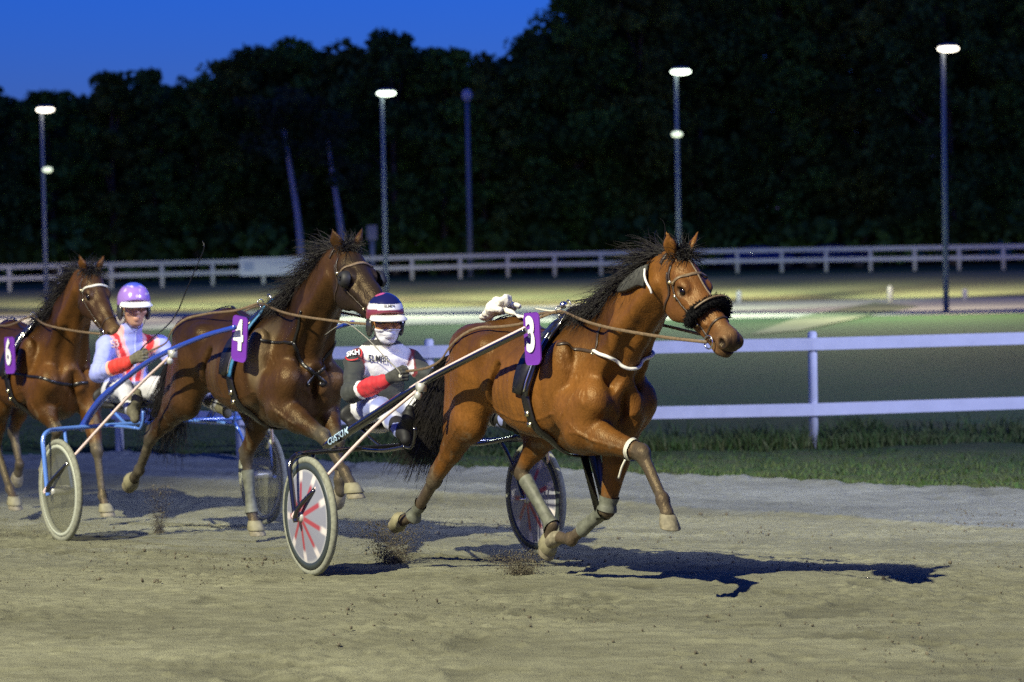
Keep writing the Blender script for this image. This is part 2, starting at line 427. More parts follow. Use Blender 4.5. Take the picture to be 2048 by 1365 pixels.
# ------------------------------------------------------------------ horses
def wrap(F, c, u, v, a0, a1, n=40, R=.6, lift=.003):
    """points where rays shot inwards from a ring meet the animal's surface"""
    c = np.asarray(c, float); u = nrm(u); v = nrm(v); P = []
    for a in np.linspace(math.radians(a0), math.radians(a1), n):
        d = math.cos(a) * u + math.sin(a) * v; h = F.hit(c + d * R, -d)
        if h is not None: P.append(h)
    P, N = F.snap(np.array(P), lift, 4); return P, N
def onskin(F, pts, lift=.003, n=40):
    P = bez(pts, n); return F.snap(P, lift)

def rearward(a): return nrm((a[2], 0, -a[0]))

def horse_field(p):
    h = p.get('res', .011); dz = p.get('dz', 0.0)
    F = Field((-2.0, -.52, -.02), (2.0, .52, 2.25), h)
    st = [(-.83, 1.20, 1.06, .05), (-.80, 1.29, 1.00, .14), (-.68, 1.405, .97, .20), (-.52, 1.495, .96, .255), (-.34, 1.515, .97, .275), (-.15, 1.475, .93, .275),
          (.06, 1.455, .87, .285), (.25, 1.475, .82, .28), (.42, 1.525, .80, .25), (.56, 1.47, .82, .23), (.70, 1.36, .88, .21), (.80, 1.25, .97, .15), (.84, 1.15, 1.02, .06)]
    F.loft([(a, b + dz, c + dz, d) for a, b, c, d in st], .03)
    Z = lambda x, y, z: (x, y, z + dz)
    # croup, hip bones, withers, loin
    F.cone(Z(-.30, 0, 1.46), Z(-.60, 0, 1.42), .06, .05, .10)
    F.cone(Z(.28, 0, 1.47), Z(.52, 0, 1.49), .05, .05, .09)
    for sd in (-1, 1):
        F.ell(Z(-.33, sd * .225, 1.36), (.09, .055, .07), .08)
        F.ell(Z(-.55, sd * .155, 1.34), (.21, .125, .15), .08)                                  # gluteals
        F.ell(Z(.46, sd * .212, 1.18), (.125, .075, .26), .028, ax=[(.94, 0, -.34), (0, 1, 0), (.34, 0, .94)])   # shoulder blade muscle
        F.ell(Z(.62, sd * .185, 1.05), (.15, .085, .115), .03)
        F.cone(Z(.34, sd * .315, 1.32), Z(.42, sd * .315, .98), .035, .035, .07, op='s')
        F.ell(Z(.725, sd * .085, 1.02), (.10, .078, .13), .03)                                   # breast
        F.ell(Z(.12, sd * .19, 1.10), (.32, .10, .20), .10)
    F.ell(Z(.83, 0, 1.03), (.06, .025, .14), .05, op='s')
    F.ell(Z(.45, 0, .88), (.30, .12, .08), .08)
    # neck
    poll = np.array(p['poll'], float); yaw, pit, rol = [math.radians(a) for a in p['head']]
    cy, sy = math.cos(yaw), math.sin(yaw)
    hf = np.array([math.cos(pit) * cy, math.cos(pit) * sy, -math.sin(pit)]); hl = np.array([-sy, cy, 0.]); hu = np.cross(hf, hl)
    hl, hu = hl * math.cos(rol) + hu * math.sin(rol), hu * math.cos(rol) - hl * math.sin(rol)
    base = np.array(Z(.56, 0, 1.23)); hs = p.get('hscale', 1.0); endc = poll - hf * .02 - hu * .14 * hs - np.array([.05, 0, 0.0])
    mid = base * .48 + endc * .52 + np.array([-.015, 0, .035])
    nl = nrm(np.array([0, 1.0, 0]) + hl * .4)
    F.cone(base, mid, .245, .165, .09, nl, .56); F.cone(mid, endc, .168, .128 * hs, .06, nl, .60)
    cr0, cr1, cr2 = np.array(Z(.40, 0, 1.52)), mid + nrm(np.cross(endc - base, (0, 1, 0))) * -.15, poll - hf * .03 - hu * .03 - np.array([.05, 0, 0])
    upn = nrm(np.cross((0, 1, 0), nrm(endc - base))) * -1
    if upn[2] < 0: upn = -upn
    cr1 = mid + upn * .135
    F.cone(cr0, cr1, .05, .042, .08); F.cone(cr1, cr2, .042, .04, .06)
    for sd in (-1, 1):                                                                         # brachiocephalic muscle + jugular groove
        q = np.array([0, sd * 1.0, 0])
        F.cone(base + (.08, sd * .10, -.10), mid + (.05, sd * .075, -.04), .095, .06, .05); F.cone(mid + (.05, sd * .075, -.04), endc + (.03, sd * .055, -.03), .06, .04, .04)
        F.cone(base + (.20, sd * .10, -.10), mid + (.115, sd * .085, -.09), .028, .016, .05, op='s')
    # head
    hs = p.get('hscale', 1.0); H = lambda s, u, l: poll + (hf * s + hu * u + hl * l) * hs
    A = [hf, hu, hl]; body_cone, body_ell = F.cone, F.ell
    F.cone = lambda a, b, ra, rb, k=.04, lat=None, sc=1.0, op='u': body_cone(a, b, ra * hs, rb * hs, k, lat, sc, op)
    F.ell = lambda c, r, k=.04, ax=None, op='u': body_ell(c, [q * hs for q in r], k, ax, op)
    F.ell(H(.07, -.075, 0), (.13, .085, .080), .05, A)
    F.cone(H(.07, -.06, 0), H(.32, -.068, 0), .080, .056, .04, hl, .96)
    F.cone(H(.30, -.066, 0), H(.53, -.072, 0), .054, .046, .03, hl, .92)
    F.ell(H(.545, -.086, 0), (.060, .066, .058), .035, A)
    F.ell(H(.540, -.146, 0), (.052, .030, .040), .02, A)                                       # lips / chin
    F.ell(H(.500, -.160, 0), (.040, .030, .034), .03, A)
    F.cone(H(.13, -.12, 0), H(.46, -.105, 0), .085, .050, .04, hl, .72)
    for sd in (-1, 1):
        F.ell(H(.145, -.145, sd * .050), (.118, .112, .036), .025, A)                           # jowl
        F.cone(H(.17, -.185, sd * .035), H(.47, -.140, sd * .014), .034, .022, .04)
        F.cone(H(.18, -.085, sd * .072), H(.40, -.095, sd * .048), .022, .012, .03)             # facial crest
        F.ell(H(.165, -.040, sd * .074), (.050, .030, .026), .025, A)                           # brow
        F.ell(H(.185, -.060, sd * .088), (.030, .022, .016), .012, A, 's')                      # socket
        F.ell(H(.560, -.072, sd * .044), (.040, .036, .022), .014, A)                            # nostril wing
        F.ell(H(.566, -.076, sd * .062), (.027, .020, .022), .008, A, 's')
        F.ell(H(.10, -.13, sd * .088), (.03, .05, .012), .02, A, 's')
        # ear
        eb = H(-.015, .0, sd * .052); et = eb + nrm(-hf * .42 + hu * .72 + hl * sd * .30 + np.array(p.get('eartilt', (0, 0, 0)))) * .145
        em = eb * .55 + et * .45; en = nrm(hf * .75 + hl * sd * .75); side = nrm(np.cross(et - eb, en))
        F.cone(eb, em, .027, .032, .02, en, .55); F.cone(em, et, .031, .004, .02, en, .5)
        F.cone(eb + en * .026 + (et - eb) * .15, em + en * .022 + (et - eb) * .22, .014, .010, .012, op='s')
    F.ell(H(.585, -.118, 0), (.05, .0055, .05), .006, A, 's')                                    # mouth line
    F.cone, F.ell = body_cone, body_ell
    # legs
    for nm in ('RF', 'LF'):
        S, E, K, Fe, C = [np.array(q, float) for q in p[nm][0]]; ax = nrm(Fe - K); rr = rearward(ax); fa = nrm(K - E); fr = rearward(fa)
        F.cone(S, E, .118, .100, .045, None, .80)
        F.ell((S + E) / 2 + (-.11, np.sign(S[1]) * .035, .02), (.135, .062, .125), .025)                              # triceps
        F.cone(E, E * .62 + K * .38, .094, .078, .05, None, .82); F.cone(E * .62 + K * .38, K, .076, .043, .03, None, .9)
        F.cone(E + fr * .02, E * .55 + K * .45 + fr * .035, .062, .035, .03)
        F.ell(K, (.047, .043, .055), .02, [nrm(np.cross((0, 1, 0), fa)), (0, 1, 0), fa])
        F.cone(K + rr * .026 - ax * .0, K + rr * .030 + ax * .045, .022, .018, .015)
        F.cone(K, Fe, .033, .028, .02, None, .9); F.cone(K + rr * .03 + ax * .03, Fe + rr * .026, .014, .015, .012)
        F.ell(Fe, (.036, .034, .038), .015); F.ell(Fe + rr * .024, (.024, .024, .026), .015)
        F.cone(Fe, C, .029, .036, .02)
    for nm in ('RH', 'LH'):
        S, St, Hk, Fe, C = [np.array(q, float) for q in p[nm][0]]; sd = np.sign(S[1]); ga = nrm(Hk - St); gr = rearward(ga); ax = nrm(Fe - Hk); rr = rearward(ax)
        F.cone(S, St, .215, .128, .035, None, .66)
        but = np.array([-.70, S[1] * .95, 1.20 + dz]); lowb = St * .50 + Hk * .50 + gr * .035
        F.cone(but, lowb, .14, .055, .035, None, .70)
        F.cone((-.55, S[1] * .9, 1.25 + dz), St * .7 + Hk * .3 + gr * .03, .17, .085, .03, None, .68)
        F.cone((-.27, S[1] * 1.12, 1.33 + dz), St + (.03, 0, .05), .06, .085, .03, None, .6)
        F.cone((-.10, S[1] * 1.52, 1.24 + dz), (-.20, S[1] * 1.45, 1.04 + dz), .03, .03, .06, op='s')
        F.ell(St + (.02, 0, 0), (.085, .065, .10), .05)
        F.cone(St, St * .5 + Hk * .5, .105, .070, .05, None, .8); F.cone(St * .5 + Hk * .5, Hk, .068, .043, .03, None, .8)
        pt = Hk + rr * .055 - ax * .045                                                          # point of hock
        F.cone(lowb, pt, .032, .020, .025); F.cone(pt, Hk + ax * .03 + rr * .02, .022, .026, .02)
        F.ell(Hk, (.047, .042, .058), .025, [nrm(np.cross((0, 1, 0), ax)), (0, 1, 0), ax])
        F.cone(Hk, Fe, .038, .030, .02, None, .9); F.cone(Hk + rr * .035 + ax * .04, Fe + rr * .028, .016, .016, .012)
        F.ell(Fe, (.037, .035, .040), .015); F.ell(Fe + rr * .026, (.025, .025, .027), .015)
        F.cone(Fe, C, .030, .037, .02)
    F.cone(Z(-.76, 0, 1.33), Z(-.88, 0, 1.29), .045, .03, .05)                                    # dock
    def vein(pts, r=.0042):
        P_ = bez(pts, 18); P_, _n = F.snap(P_, .0005)
        for i in range(len(P_) - 1): F.cone(P_[i], P_[i + 1], r, r, .008)
    for sd in (-1, 1):
        vein([H(.22, -.11, sd * .09), H(.28, -.115, sd * .09), H(.34, -.13, sd * .08), H(.40, -.115, sd * .07)], .0035); vein([H(.30, -.118, sd * .09), H(.36, -.095, sd * .08), H(.43, -.085, sd * .07)], .003)
        vein([(.52, sd * .3, 1.02 + dz), (.30, sd * .3, .97 + dz), (.08, sd * .3, .98 + dz), (-.15, sd * .3, 1.02 + dz)], .0042); vein([(.70, sd * .25, 1.20 + dz), (.66, sd * .25, 1.08 + dz), (.60, sd * .25, .98 + dz)], .004)
    for nm in ('RF', 'LF'):
        S, E, K, Fe, C = [np.array(q, float) for q in p[nm][0]]; sd = np.sign(S[1]); o_ = np.array([0, sd * .12, 0]); vein([S * .3 + E * .7 + o_, E * .7 + K * .3 + o_ + (.02, 0, 0), E * .4 + K * .6 + o_, K + o_ * .6], .004); vein([E + o_ + (.03, 0, 0), E * .6 + K * .4 + o_ + (.045, 0, 0)], .0035)
    for nm in ('RH', 'LH'):
        S, St, Hk, Fe, C = [np.array(q, float) for q in p[nm][0]]; sd = np.sign(S[1]); o_ = np.array([0, sd * .14, 0]); vein([St + o_ + (.05, 0, -.02), St * .6 + Hk * .4 + o_ + (.03, 0, 0), St * .25 + Hk * .75 + o_, Hk + o_ * .6], .0042)
    for sd in (-1, 1):                                                                         # folds where the neck meets the shoulder
        for q in range(4):
            x_ = .66 + .045 * q; P_ = bez([(x_, sd * .3, 1.36 + dz - .03 * q), (x_ + .03, sd * .3, 1.27 + dz - .03 * q), (x_ + .035, sd * .3, 1.17 + dz - .02 * q)], 10); P_, _n = F.snap(P_, .002)
            for i in range(len(P_) - 1): F.cone(P_[i], P_[i + 1], .006, .006, .012, op='s')
    p['_'] = dict(H=H, hf=hf, hl=hl, hu=hu, A=A, crest=[cr0 + (0, 0, .03), cr1 + upn * .04, cr2 + (0, 0, .035)], upn=upn, endc=endc, mid=mid, base=base)
    return F

def hoof(p, nm, root):
    J, phi = p[nm]; C = np.array(J[4], float); ph = math.radians(phi)
    h = np.array([-math.sin(ph), 0, -math.cos(ph)]); t = np.array([math.cos(ph), 0, -math.sin(ph)]); l = np.array([0, 1.0, 0])
    prof = [(-.004, .0, .036, .034), (.004, .004, .046, .043), (.03, .016, .053, .050), (.062, .032, .061, .056), (.068, .034, .060, .055), (.066, .033, .045, .040), (.060, .030, .0, .0)]
    V, Fc = [], []; n = 26
    for (d, off, ra, rb) in prof:
        for k in range(n):
            a = 2 * math.pi * k / n; ca, sa = math.cos(a), math.sin(a)
            x = off + ra * (ca if ca > 0 else ca * .85); V.append(C + h * (d * (1.0 if ca > -.2 else .86)) + t * x + l * rb * sa)
    for i in range(len(prof) - 1): Fc += [(i * n + k, i * n + (k + 1) % n, (i + 1) * n + (k + 1) % n, (i + 1) * n + k) for k in range(n)]
    o = obj('hoof', V, Fc, M['hoof'], root)
    return o

def build_horse(name, fr, p, label):
    root = thing('horse', label, 'horse', tuple(fr.o), fr.rz(), 'trotting horses of the race'); root.scale = (fr.sc,) * 3
    F = horse_field(p); V, Q = F.mesh(); g = p['_']; dz = p.get('dz', 0)
    rib = np.exp(-((V[:, 0] - .05) / .24) ** 2 - ((V[:, 2] - 1.12 - dz) / .20) ** 2) * np.sin((V[:, 0] + .22 * (V[:, 2] - 1.1)) * 2 * math.pi / .058) * .0022 * (np.abs(V[:, 1]) > .15)
    Nn = F.grad(V); V = V + Nn * rib[:, None]; damp = sstep(.7, 1.0, V[:, 2]) ; V = V + Nn * ((vnoise(V * (1, 1, .8), 8, 41) * .0055 + vnoise(V * (1.3, 1, .6), 19, 42) * .0026) * damp + vnoise(V, 40, 43) * .0006)[:, None]
    # coat colours
    c = np.array(p['coat'], float); dark = np.array(p.get('dark', (.022, .015, .010))); dust = np.array(p.get('dust', (.105, .085, .055))); tan = c * np.array([1.35, 1.35, 1.3])
    nz = vnoise(V, 5, 3)[:, None] * .5 + vnoise(V, 13, 4)[:, None] * .3 + vnoise(V * (1, 1, .6), 60, 5)[:, None] * .25
    colr = c * (1 + nz * .42)
    if 'patch' in p:
        q = (sstep(.05, .45, vnoise(V * (1.2, 1, .7), 4.6, 17)) * np.exp(-((V[:, 0] - .42) / .32) ** 2 - ((V[:, 2] - 1.28) / .28) ** 2))[:, None]; colr = colr * (1 - q) + np.array(p['patch']) * q
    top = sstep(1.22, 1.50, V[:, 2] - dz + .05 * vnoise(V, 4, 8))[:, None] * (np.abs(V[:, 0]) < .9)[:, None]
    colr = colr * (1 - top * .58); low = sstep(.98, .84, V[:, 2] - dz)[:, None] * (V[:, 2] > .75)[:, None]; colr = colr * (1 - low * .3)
    fl = np.exp(-(((V[:, 0] + .36) / .13) ** 2 + ((V[:, 2] - 1.0 - dz) / .12) ** 2))[:, None] * .8
    colr = colr * (1 - fl) + tan * fl
    hd = (V - np.array(p['poll'])); hs = p.get('hscale', 1.0); s = hd @ g['hf'] / hs; u = hd @ g['hu'] / hs; l = hd @ g['hl'] / hs
    ishead = ((s > -.2) & (s < .7) & (u > -.3) & (u < .12) & (np.abs(l) < .2))
    hc = np.array(p.get('headcoat', c), float)
    wh = (sstep(.0, .10, s) * ishead)[:, None]; colr = colr * (1 - wh) + hc * (1 + nz * .25) * wh
    ml = (sstep(.42, .54, s) * ishead)[:, None]; mz = np.array(p.get('muzzle', (.15, .085, .04))); colr = colr * (1 - ml * .7) + mz * ml * .7
    nk = (sstep(.545, .60, s) * ishead)[:, None]; colr = colr * (1 - nk * .85) + dark * 1.3 * nk * .85
    for sd in (-1, 1):
        q = np.linalg.norm(V - g['H'](.566, -.076, sd * .056), axis=1); wv = (1 - sstep(.020, .034, q))[:, None]; colr = colr * (1 - wv) + np.array([.012, .008, .007]) * wv
        q = np.linalg.norm(V - g['H'](.185, -.060, sd * .085), axis=1); wv = (1 - sstep(.024, .042, q))[:, None] * .75; colr = colr * (1 - wv) + dark * 2 * wv
    for nm in ('RF', 'LF', 'RH', 'LH'):
        J = [np.array(q, float) for q in p[nm][0]]
        d1, t1 = segd(V, J[1], J[2]); d2, t2 = segd(V, J[2], J[3]); d3, t3 = segd(V, J[3], J[4])
        near = (np.minimum(d2, d3) < .10) & (np.minimum(d2, d3) <= d1 + .012)
        a = np.where(near, 1.0, np.where(d1 < .13, sstep(.72, .98, t1), 0))[:, None]
        amt = p.get('dustamt', .55) * np.clip(.75 + .6 * vnoise(V, 11, 9), 0, 1)[:, None]
        lo = dark * 2.2 * (1 - amt) + dust * amt; colr = colr * (1 - a) + lo * a
    dl = np.minimum.reduce([segd(V, p[nm][0][1], p[nm][0][2])[0] for nm in ('RF', 'LF', 'RH', 'LH')]); spl = (sstep(.25, .7, vnoise(V, 21, 61) + .5 * vnoise(V, 60, 62)) * sstep(1.02, .80, V[:, 2]) * (V[:, 2] > .2))[:, None] * .45
    colr = colr * (1 - spl) + np.array([.15, .125, .075]) * spl
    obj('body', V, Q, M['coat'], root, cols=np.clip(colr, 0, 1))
    for nm in ('RF', 'LF', 'RH', 'LH'): hoof(p, nm, root)
    for sd in (-1, 1):
        b = MB(); b.blob(g['H'](.185, -.060, sd * .0790), (.023, .021, .0145), 16, 12, np.array([g['hf'], g['hu'], g['hl']]).T); b.obj('eye', M['eye'], root)
    # mane and forelock
    cr = bez(g['crest'], 60); hm = M['hair']
    n = int(p.get('mane_n', 1500) * 1.7); i = RNG.uniform(0, len(cr) - 1.001, n); k = i.astype(int); R = cr[k] + (cr[k + 1] - cr[k]) * (i - k)[:, None]
    R[:, 1] += RNG.normal(0, .014, n); R[:, 2] += RNG.normal(-.012, .008, n)
    side = RNG.choice([-1, 1], n, p=[.70, .30]); tfrac = i / (len(cr) - 1); wild = sstep(.45, .95, tfrac) * RNG.uniform(.2, 1.0, n)
    D = np.stack([-.75 + RNG.normal(0, .16, n), side * (.55 - .35 * wild) + RNG.normal(0, .14, n), .10 + .75 * wild + RNG.normal(0, .14, n)], 1)
    L = RNG.uniform(.13, .27, n) * (.9 + .30 * tfrac)
    Vh, Fh = strands(R, D, L, .0030, 8, np.stack([np.full(n, -.42), side * .05, -.62 + .25 * wild], 1), .30, .30)
    obj('mane', Vh, Fh, hm, root)
    n = 300; R = np.array([g['H'](RNG.normal(-.02, .015), .012, RNG.normal(0, .028)) for _ in range(n)])
    D = np.array(g['hf'])[None] * RNG.uniform(.0, .9, (n, 1)) + g['hu'][None] * .55 + np.stack([RNG.normal(-.35, .25, n), RNG.normal(0, .35, n), RNG.normal(0, .2, n)], 1)
    Vh, Fh = strands(R, D, RNG.uniform(.07, .15, n), .0026, 6, (-.5, 0, -.45), .3, .4); obj('forelock', Vh, Fh, hm, root)
    # tail
    path = bez(p['tail'], 40); n = p.get('tail_n', 1300); t0 = RNG.uniform(0, .22, n) * (len(path) - 1); R = []; D = []
    for a in t0:
        k = int(a); R.append(path[k] + RNG.normal(0, .018, 3) * (1, 1.2, 1)); D.append(path[min(k + 8, len(path) - 1)] - path[k])
    V2 = []; F2 = []; off = 0
    # each hair follows the path with its own spread
    sp = RNG.normal(0, 1, (n, 3)) * np.array(p.get('tailspread', (.10, .075, .06))); end = RNG.uniform(.72, 1.0, n); seg = 12; Pn = np.zeros((n, seg + 1, 3))
    wob = RNG.normal(0, .012, (n, seg + 1, 3)).cumsum(1)
    for q in range(n):
        u_ = np.linspace(t0[q] / (len(path) - 1), end[q], seg + 1); x = u_ * (len(path) - 1); k = np.minimum(x.astype(int), len(path) - 2); pp = path[k] + (path[k + 1] - path[k]) * (x - k)[:, None]
        Pn[q] = pp + sp[q] * (u_ ** 1.3)[:, None] * 1.0 + wob[q] * u_[:, None]
    T = np.gradient(Pn, axis=1); T /= np.linalg.norm(T, axis=2)[..., None] + 1e-9; a = np.cross(T, [.3, .8, .5]); a /= np.linalg.norm(a, axis=2)[..., None] + 1e-9; b = np.cross(T, a)
    rr = np.linspace(.0042, .0010, seg + 1)[None, :, None]
    Vt = np.stack([Pn + rr * (math.cos(q) * a + math.sin(q) * b) for q in (0, 2.094, 4.189)], 2); base = np.arange(n * (seg + 1) * 3).reshape(n, seg + 1, 3)
    Ft = np.vstack([np.stack([base[:, :-1, q], base[:, :-1, (q + 1) % 3], base[:, 1:, (q + 1) % 3], base[:, 1:, q]], -1).reshape(-1, 4) for q in range(3)])
    obj('tail', Vt.reshape(-1, 3), Ft, hm, root)
    return root, F

def leg_boot(F, root, a, b, r, name='leg_boot', m='boot', rear=None, dish=.006):
    """a guard shell round a leg from a to b"""
    a = np.asarray(a, float); b = np.asarray(b, float); ax = nrm(b - a); u = nrm(np.cross(ax, (0, 1, 0))); v = np.cross(ax, u); MBo = MB(); n = 22; rows = 9; V = []; Fc = []
    for i in range(rows):
        t = i / (rows - 1); c = a + (b - a) * t
        for k in range(n):
            q = 2 * math.pi * k / n; d = math.cos(q) * u + math.sin(q) * v; h = F.hit(c + d * .13, -d)
            rad = np.linalg.norm(h - c) if h is not None else r
            rad = min(rad, r * 1.7) + dish + (.004 if i in (0, rows - 1) else 0.003 * math.sin(t * 9))
            V.append(c + d * rad)
    for i in range(rows - 1): Fc += [(i * n + k, i * n + (k + 1) % n, (i + 1) * n + (k + 1) % n, (i + 1) * n + k) for k in range(n)]
    Vi = [np.array(q) for q in V]
    return obj(name, V, Fc, M[m], root)

def bell_boot(p, nm, root):
    J, phi = p[nm]; C = np.array(J[4], float); Fe = np.array(J[3], float); ph = math.radians(phi)
    h = np.array([-math.sin(ph), 0, -math.cos(ph)]); t = np.array([math.cos(ph), 0, -math.sin(ph)]); l = np.array([0, 1.0, 0]); V = []; n = 24
    for (d, off, r) in [(-.03, -.012, .042), (-.01, -.004, .052), (.03, .016, .066), (.034, .018, .062), (-.01, -.004, .047)]:
        for k in range(n):
            a = 2 * math.pi * k / n; V.append(C + h * d + t * (off + r * math.cos(a)) + l * r * .92 * math.sin(a))
    Fc = [(i * n + k, i * n + (k + 1) % n, (i + 1) * n + (k + 1) % n, (i + 1) * n + k) for i in range(4) for k in range(n)]
    return obj('bell_boot', V, Fc, M['bell'], root)

GLYPH = {}
def number_plate(root, centre, digit, tilt, w=.165, h=.29, fwd=(1, 0, 0), out=(0, -1, 0)):
    """rounded purple plate with a bold white racing number"""
    f = nrm(fwd); o = nrm(out); up = nrm(np.cross(f, o) * -1)
    if up[2] < 0: up = -up
    ca, sa = math.cos(tilt), math.sin(tilt); f, up = f * ca + up * sa, up * ca - f * sa
    c = np.asarray(centre, float)
    def outline(w, h, r):
        pts = []
        for (sx, sy, a0) in ((1, 1, 0), (-1, 1, 90), (-1, -1, 180), (1, -1, 270)):
            for k in range(6):
                a = math.radians(a0 + k * 18); pts.append((sx * (w / 2 - r) + r * math.cos(a), sy * (h / 2 - r) + r * math.sin(a)))
        return pts
    P = outline(w, h, .035); n = len(P); bend = lambda x: -.9 * x * x
    V = [c + f * x + up * y + o * (.004 + bend(x)) for x, y in P] + [c + f * x + up * y + o * (-.004 + bend(x)) for x, y in P]
    Fc = [tuple(range(n)), tuple(range(2 * n - 1, n - 1, -1))] + [(k, n + k, n + (k + 1) % n, (k + 1) % n) for k in range(n)]
    pl = obj('number_plate', V, Fc, M['purple'], root, smooth=False)
    T, TF = text_mesh(digit, .255, .0105, .80)
    Vt = [c + f * x + up * (y + .015) + o * (.0085 + bend(x)) for x, y, z in T]
    obj('number', Vt, TF, M['plateedge'], pl, smooth=False)
    return pl

def bridle(F, root, p, brow='brownleather', s_nose=.36):
    g = p['_']; H, hf, hl, hu = g['H'], g['hf'], g['hl'], g['hu']; b = MB()
    def ring(s, u, a0, a1, w, tiltv=0.0, n=36, lift=.003):
        vv = nrm(hu + hf * tiltv); P, N = wrap(F, H(s, u, 0), hl, vv, a0, a1, n, .3, lift); b.ribbon(P, N, w)
        return P
    br = MB(); P, N = wrap(F, H(.10, -.10, 0), hl, nrm(hu + hf * .35), 12, 168, 30, .3, .004); br.ribbon(P, N, .018, .005)
    o = b
    for sd in (-1, 1):
        pts = [H(.02, -.02, sd * .08), H(.09, -.085, sd * .10), H(.25, -.12, sd * .10), H(.40, -.135, sd * .07), H(.485, -.135, sd * .06)]
        P, N = onskin(F, pts, .003); b.ribbon(P, N, .014)
        pts = [H(.03, -.06, sd * .09), H(.10, -.15, sd * .10), H(.12, -.24, sd * .05), H(.12, -.262, 0)]
        P, N = onskin(F, pts, .003); b.ribbon(P, N, .013)
    P, N = wrap(F, H(-.05, -.10, 0), hl, nrm(hu - hf * .35), 20, 160, 26, .35, .004); b.ribbon(P, N, .018)
    ring(.44, -.10, 0, 360, .012)
    bri = b.obj('bridle', M['darkleather'], root)
    br.obj('browband', M[brow], bri)
    for sd in (-1, 1):
        c = H(.487, -.138, sd * .064); m = MB(); a = np.linspace(0, 2 * math.pi, 29); m.tube(np.array([c + hf * .034 * math.cos(q) + hu * .034 * math.sin(q) for q in a]), .0042, 8, cap=False); m.obj('bit_ring', M['metal'], bri)
        m = MB(); q = F.snap(np.array([H(.09, -.078, sd * .1)]), .006)[0][0]; m.blob(q, (.016, .016, .012), 10, 6); m.box(F.snap(np.array([H(.17, -.105, sd * .1)]), .006)[0][0], (.016, .014, .016)); m.box(F.snap(np.array([H(.37, -.130, sd * .08)]), .006)[0][0], (.012, .014, .014)); m.each('buckle', M['brass'], bri)
    return bri

def harness(F, root, p, x0=.22, strapmat='patent', tracemat='metal', collar='white'):
    """driving harness: saddle pad, girth, breast collar, back strap; returns the terret points"""
    dz = p.get('dz', 0); c = np.array([x0, 0, 1.18 + dz]); v = nrm((.16, 0, 1))
    P, N = wrap(F, c, (0, 1, 0), v, -10, 190, 44, .6, .010)
    wd = np.interp(np.linspace(-1, 1, len(P)) ** 2, [0, .35, 1], [.15, .14, .085]); m = MB(); m.ribbon(P, N, wd, .020); sp = m.obj('saddle_pad', M['leather'], root)
    P, N = wrap(F, c + (.085, 0, 0), (0, 1, 0), v, -12, 192, 44, .6, .02)
    m = MB(); m.ribbon(P, N, .034, .012); m.obj('saddle_strap', M[strapmat], sp)
    P, N = wrap(F, c + (.085, 0, 0), (0, 1, 0), v, -8, 60, 30, .6, .034); m = MB(); m.tube(P, .006, 8); P, N = wrap(F, c + (.075, 0, 0), (0, 1, 0), v, 120, 188, 30, .6, .034); m.tube(P, .006, 8); m.each('saddle_trim', M[tracemat], sp)
    P, N = wrap(F, np.array([x0 + .05, 0, 1.12 + dz]), (0, 1, 0), nrm((-.16, 0, 1)), 176, 364, 56, .7, .006)
    m = MB(); m.ribbon(P, N, .07, .010); gi = m.obj('girth', M['leather'], root)
    m = MB()
    for sd in (-1, 1):
        q, n_ = F.snap(np.array([(x0 + .06, sd * .3, 1.02 + dz)]), .018); m.box(q[0], (.035, .012, .03)); q, n_ = F.snap(np.array([(x0 + .055, sd * .3, .95 + dz)]), .018); m.box(q[0], (.035, .012, .025))
    m.each('girth_buckle', M['brass'], gi)
    ter = []
    tm = MB()
    for sd in (-1, 1):
        q, n_ = F.snap(np.array([(x0 + .04, sd * .075, 1.55 + dz)]), .035); q = q[0]; ter.append(q + (0, 0, .03)); a = np.linspace(0, 2 * math.pi, 20)
        tm.tube(np.array([q + (0, sd * .0, 0) + np.array([0, .020 * math.cos(t), .03 + .020 * math.sin(t)]) for t in a]), .0035, 6, cap=False); tm.tube([q - (0, 0, .03), q + (0, 0, .012)], .005, 6)
    q, n_ = F.snap(np.array([(x0 + .02, 0, 1.6 + dz)]), .02); tm.tube(bez([q[0], q[0] + (0, 0, .06), q[0] + (-.03, 0, .075), q[0] + (-.04, 0, .055)], 12), .0045, 6)
    tm.each('terret', M['metal'], sp)
    # back strap to the tail
    P, N = onskin(F, [(x0 - .05, 0, 1.52 + dz), (-.1, 0, 1.50 + dz), (-.45, 0, 1.55 + dz), (-.72, 0, 1.46 + dz)], .004, 40); m = MB(); m.ribbon(P, N, .02); m.obj('back_strap', M['leather'], root)
    return ter

def breast_collar(F, root, p, z=1.10, m1='white', m2='leather', x_split=.62):
    dz = p.get('dz', 0); P, N = wrap(F, np.array([.40, 0, z + dz]), (1, 0, 0), nrm((0, 1, 0)), -118, 118, 90, .9, .005)
    # let the collar sag to the chest centre
    return P, N
# ------------------------------------------------------------------ the three teams: frames
S3 = Frame((-.535, 15.375), 30); H3 = Frame((.19, 14.12), 30)
_t = math.radians(33); _k = 1.10; Z4, Z6 = -.17, -.20
S4 = Frame((-3.0 * _k + .79 * math.cos(_t), 16.76 * _k + .79 * math.sin(_t)), 33, Z4, 1.06); H4 = Frame(S4.o[:2] + S4.f[:2] * 1.49, 33, Z4, 1.09)
H6 = Frame((-4.05, 20.95), 33, -.265, 1.085)

